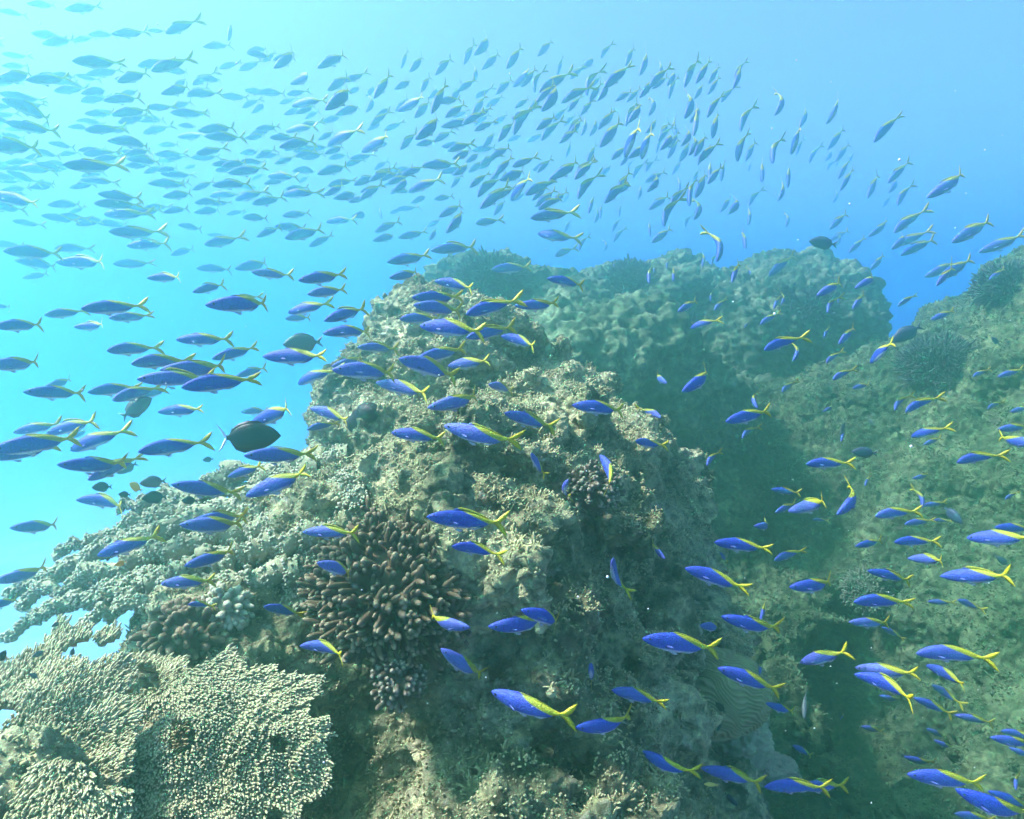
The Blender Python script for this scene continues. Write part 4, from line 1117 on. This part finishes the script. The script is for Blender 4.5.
small_fish("wrasse", 804, 718, 805, 690, deep_fish_mesh(0.30, M_GREYFISH, tail=0.5), 0.10, "slim pale fish pointing down above the black sea cucumber", f=0.9)
small_fish("wrasse", 704, 785, 718, 784, deep_fish_mesh(0.5, M_YELLOWFISH, tail=0.6), 0.055, "tiny yellow fish under a large fusilier at the valley floor", f=0.9)

# ------------------------------------------------------------------ algae turf and drifting specks
def turf(o, n, size, rad, mat, label, seed, zmin, ymax, up=0.22):
    g = np.random.default_rng(seed)
    me = o.data; V = verts_of(me); N = normals_of(me)
    ok = np.where((N[:, 2] > up) & (V[:, 2] > zmin) & (V[:, 1] < ymax) & (perlin(V * 4.0, seed) > -0.18))[0]
    k = g.choice(ok, min(n, len(ok)), replace=False)
    D = N[k] + 0.45 * g.normal(size=(len(k), 3)); D /= np.linalg.norm(D, axis=1, keepdims=True)
    sz = size * (0.5 + g.random(len(k)) ** 2 * 1.4) * np.clip(1 + perlin(V[k] * 9, seed + 1), 0.5, 1.6)
    v, q, t = fingers(V[k] - D * (0.2 * sz)[:, None], D, sz, rad * (0.6 + 0.8 * g.random(len(k))), 0.35 * g.normal(size=len(k)), g, 4)
    return tag(link("algae_turf", np_mesh("algae_turf", v, q, [mat], True, {"tipness": ('FLOAT', t)})), label, "algae", kind='stuff')
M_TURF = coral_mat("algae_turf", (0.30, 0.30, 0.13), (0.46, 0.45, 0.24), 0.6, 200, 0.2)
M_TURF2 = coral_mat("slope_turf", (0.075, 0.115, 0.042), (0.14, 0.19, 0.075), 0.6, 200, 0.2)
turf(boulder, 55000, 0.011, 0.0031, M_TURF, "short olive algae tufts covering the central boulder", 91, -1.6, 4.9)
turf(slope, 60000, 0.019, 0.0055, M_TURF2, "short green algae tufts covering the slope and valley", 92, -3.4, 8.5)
def specks():
    g = np.random.default_rng(5)
    n = 420
    d = 0.6 + 3.4 * g.random(n) ** 0.8
    P = np.array([at(1124 * g.random() - 50, 900 * g.random() - 40, dd) for dd in d])
    sz = 0.0006 + 0.0008 * g.random(n) ** 3
    v0, q0, _ = blob((0, 0, 0), (1, 1, 1), 1, 0.3, 5)
    V = (P[:, None, :] + sz[:, None, None] * v0[None]).reshape(-1, 3)
    Q = (q0[None] + (np.arange(n) * len(v0))[:, None, None]).reshape(-1, 4)
    tag(link("plankton_specks", np_mesh("plankton_specks", V, Q, [M_WHITE])), "tiny pale specks drifting in the water", "plankton", kind='stuff')
specks()

# ------------------------------------------------------------------ the water's haze
def haze():
    m = bpy.data.materials.new("haze"); m.use_nodes = True; n = m.node_tree
    n.nodes.remove(n.nodes["Principled BSDF"])
    pv = n.nodes.new("ShaderNodeVolumePrincipled")
    pv.inputs['Density'].default_value = HAZE_DENSITY
    pv.inputs['Color'].default_value = (*HAZE_COLOR, 1)
    pv.inputs['Absorption Color'].default_value = (*HAZE_ABSORB, 1)
    pv.inputs['Anisotropy'].default_value = HAZE_ANISO
    n.links.new(pv.outputs[0], n.nodes["Material Output"].inputs['Volume'])
    x0, x1, y0, y1, z0, z1 = -72, 72, -68, 78, -5.8, 3.55
    V = [(x, y, z) for x in (x0, x1) for y in (y0, y1) for z in (z0, z1)]
    Q = [(0, 1, 3, 2), (4, 6, 7, 5), (0, 4, 5, 1), (2, 3, 7, 6), (0, 2, 6, 4), (1, 5, 7, 3)]
    o = link("haze", np_mesh("haze", np.array(V, float), Q, [m], False))
    o.display_type = 'WIRE'
    return tag(o, kind='stuff')
haze()
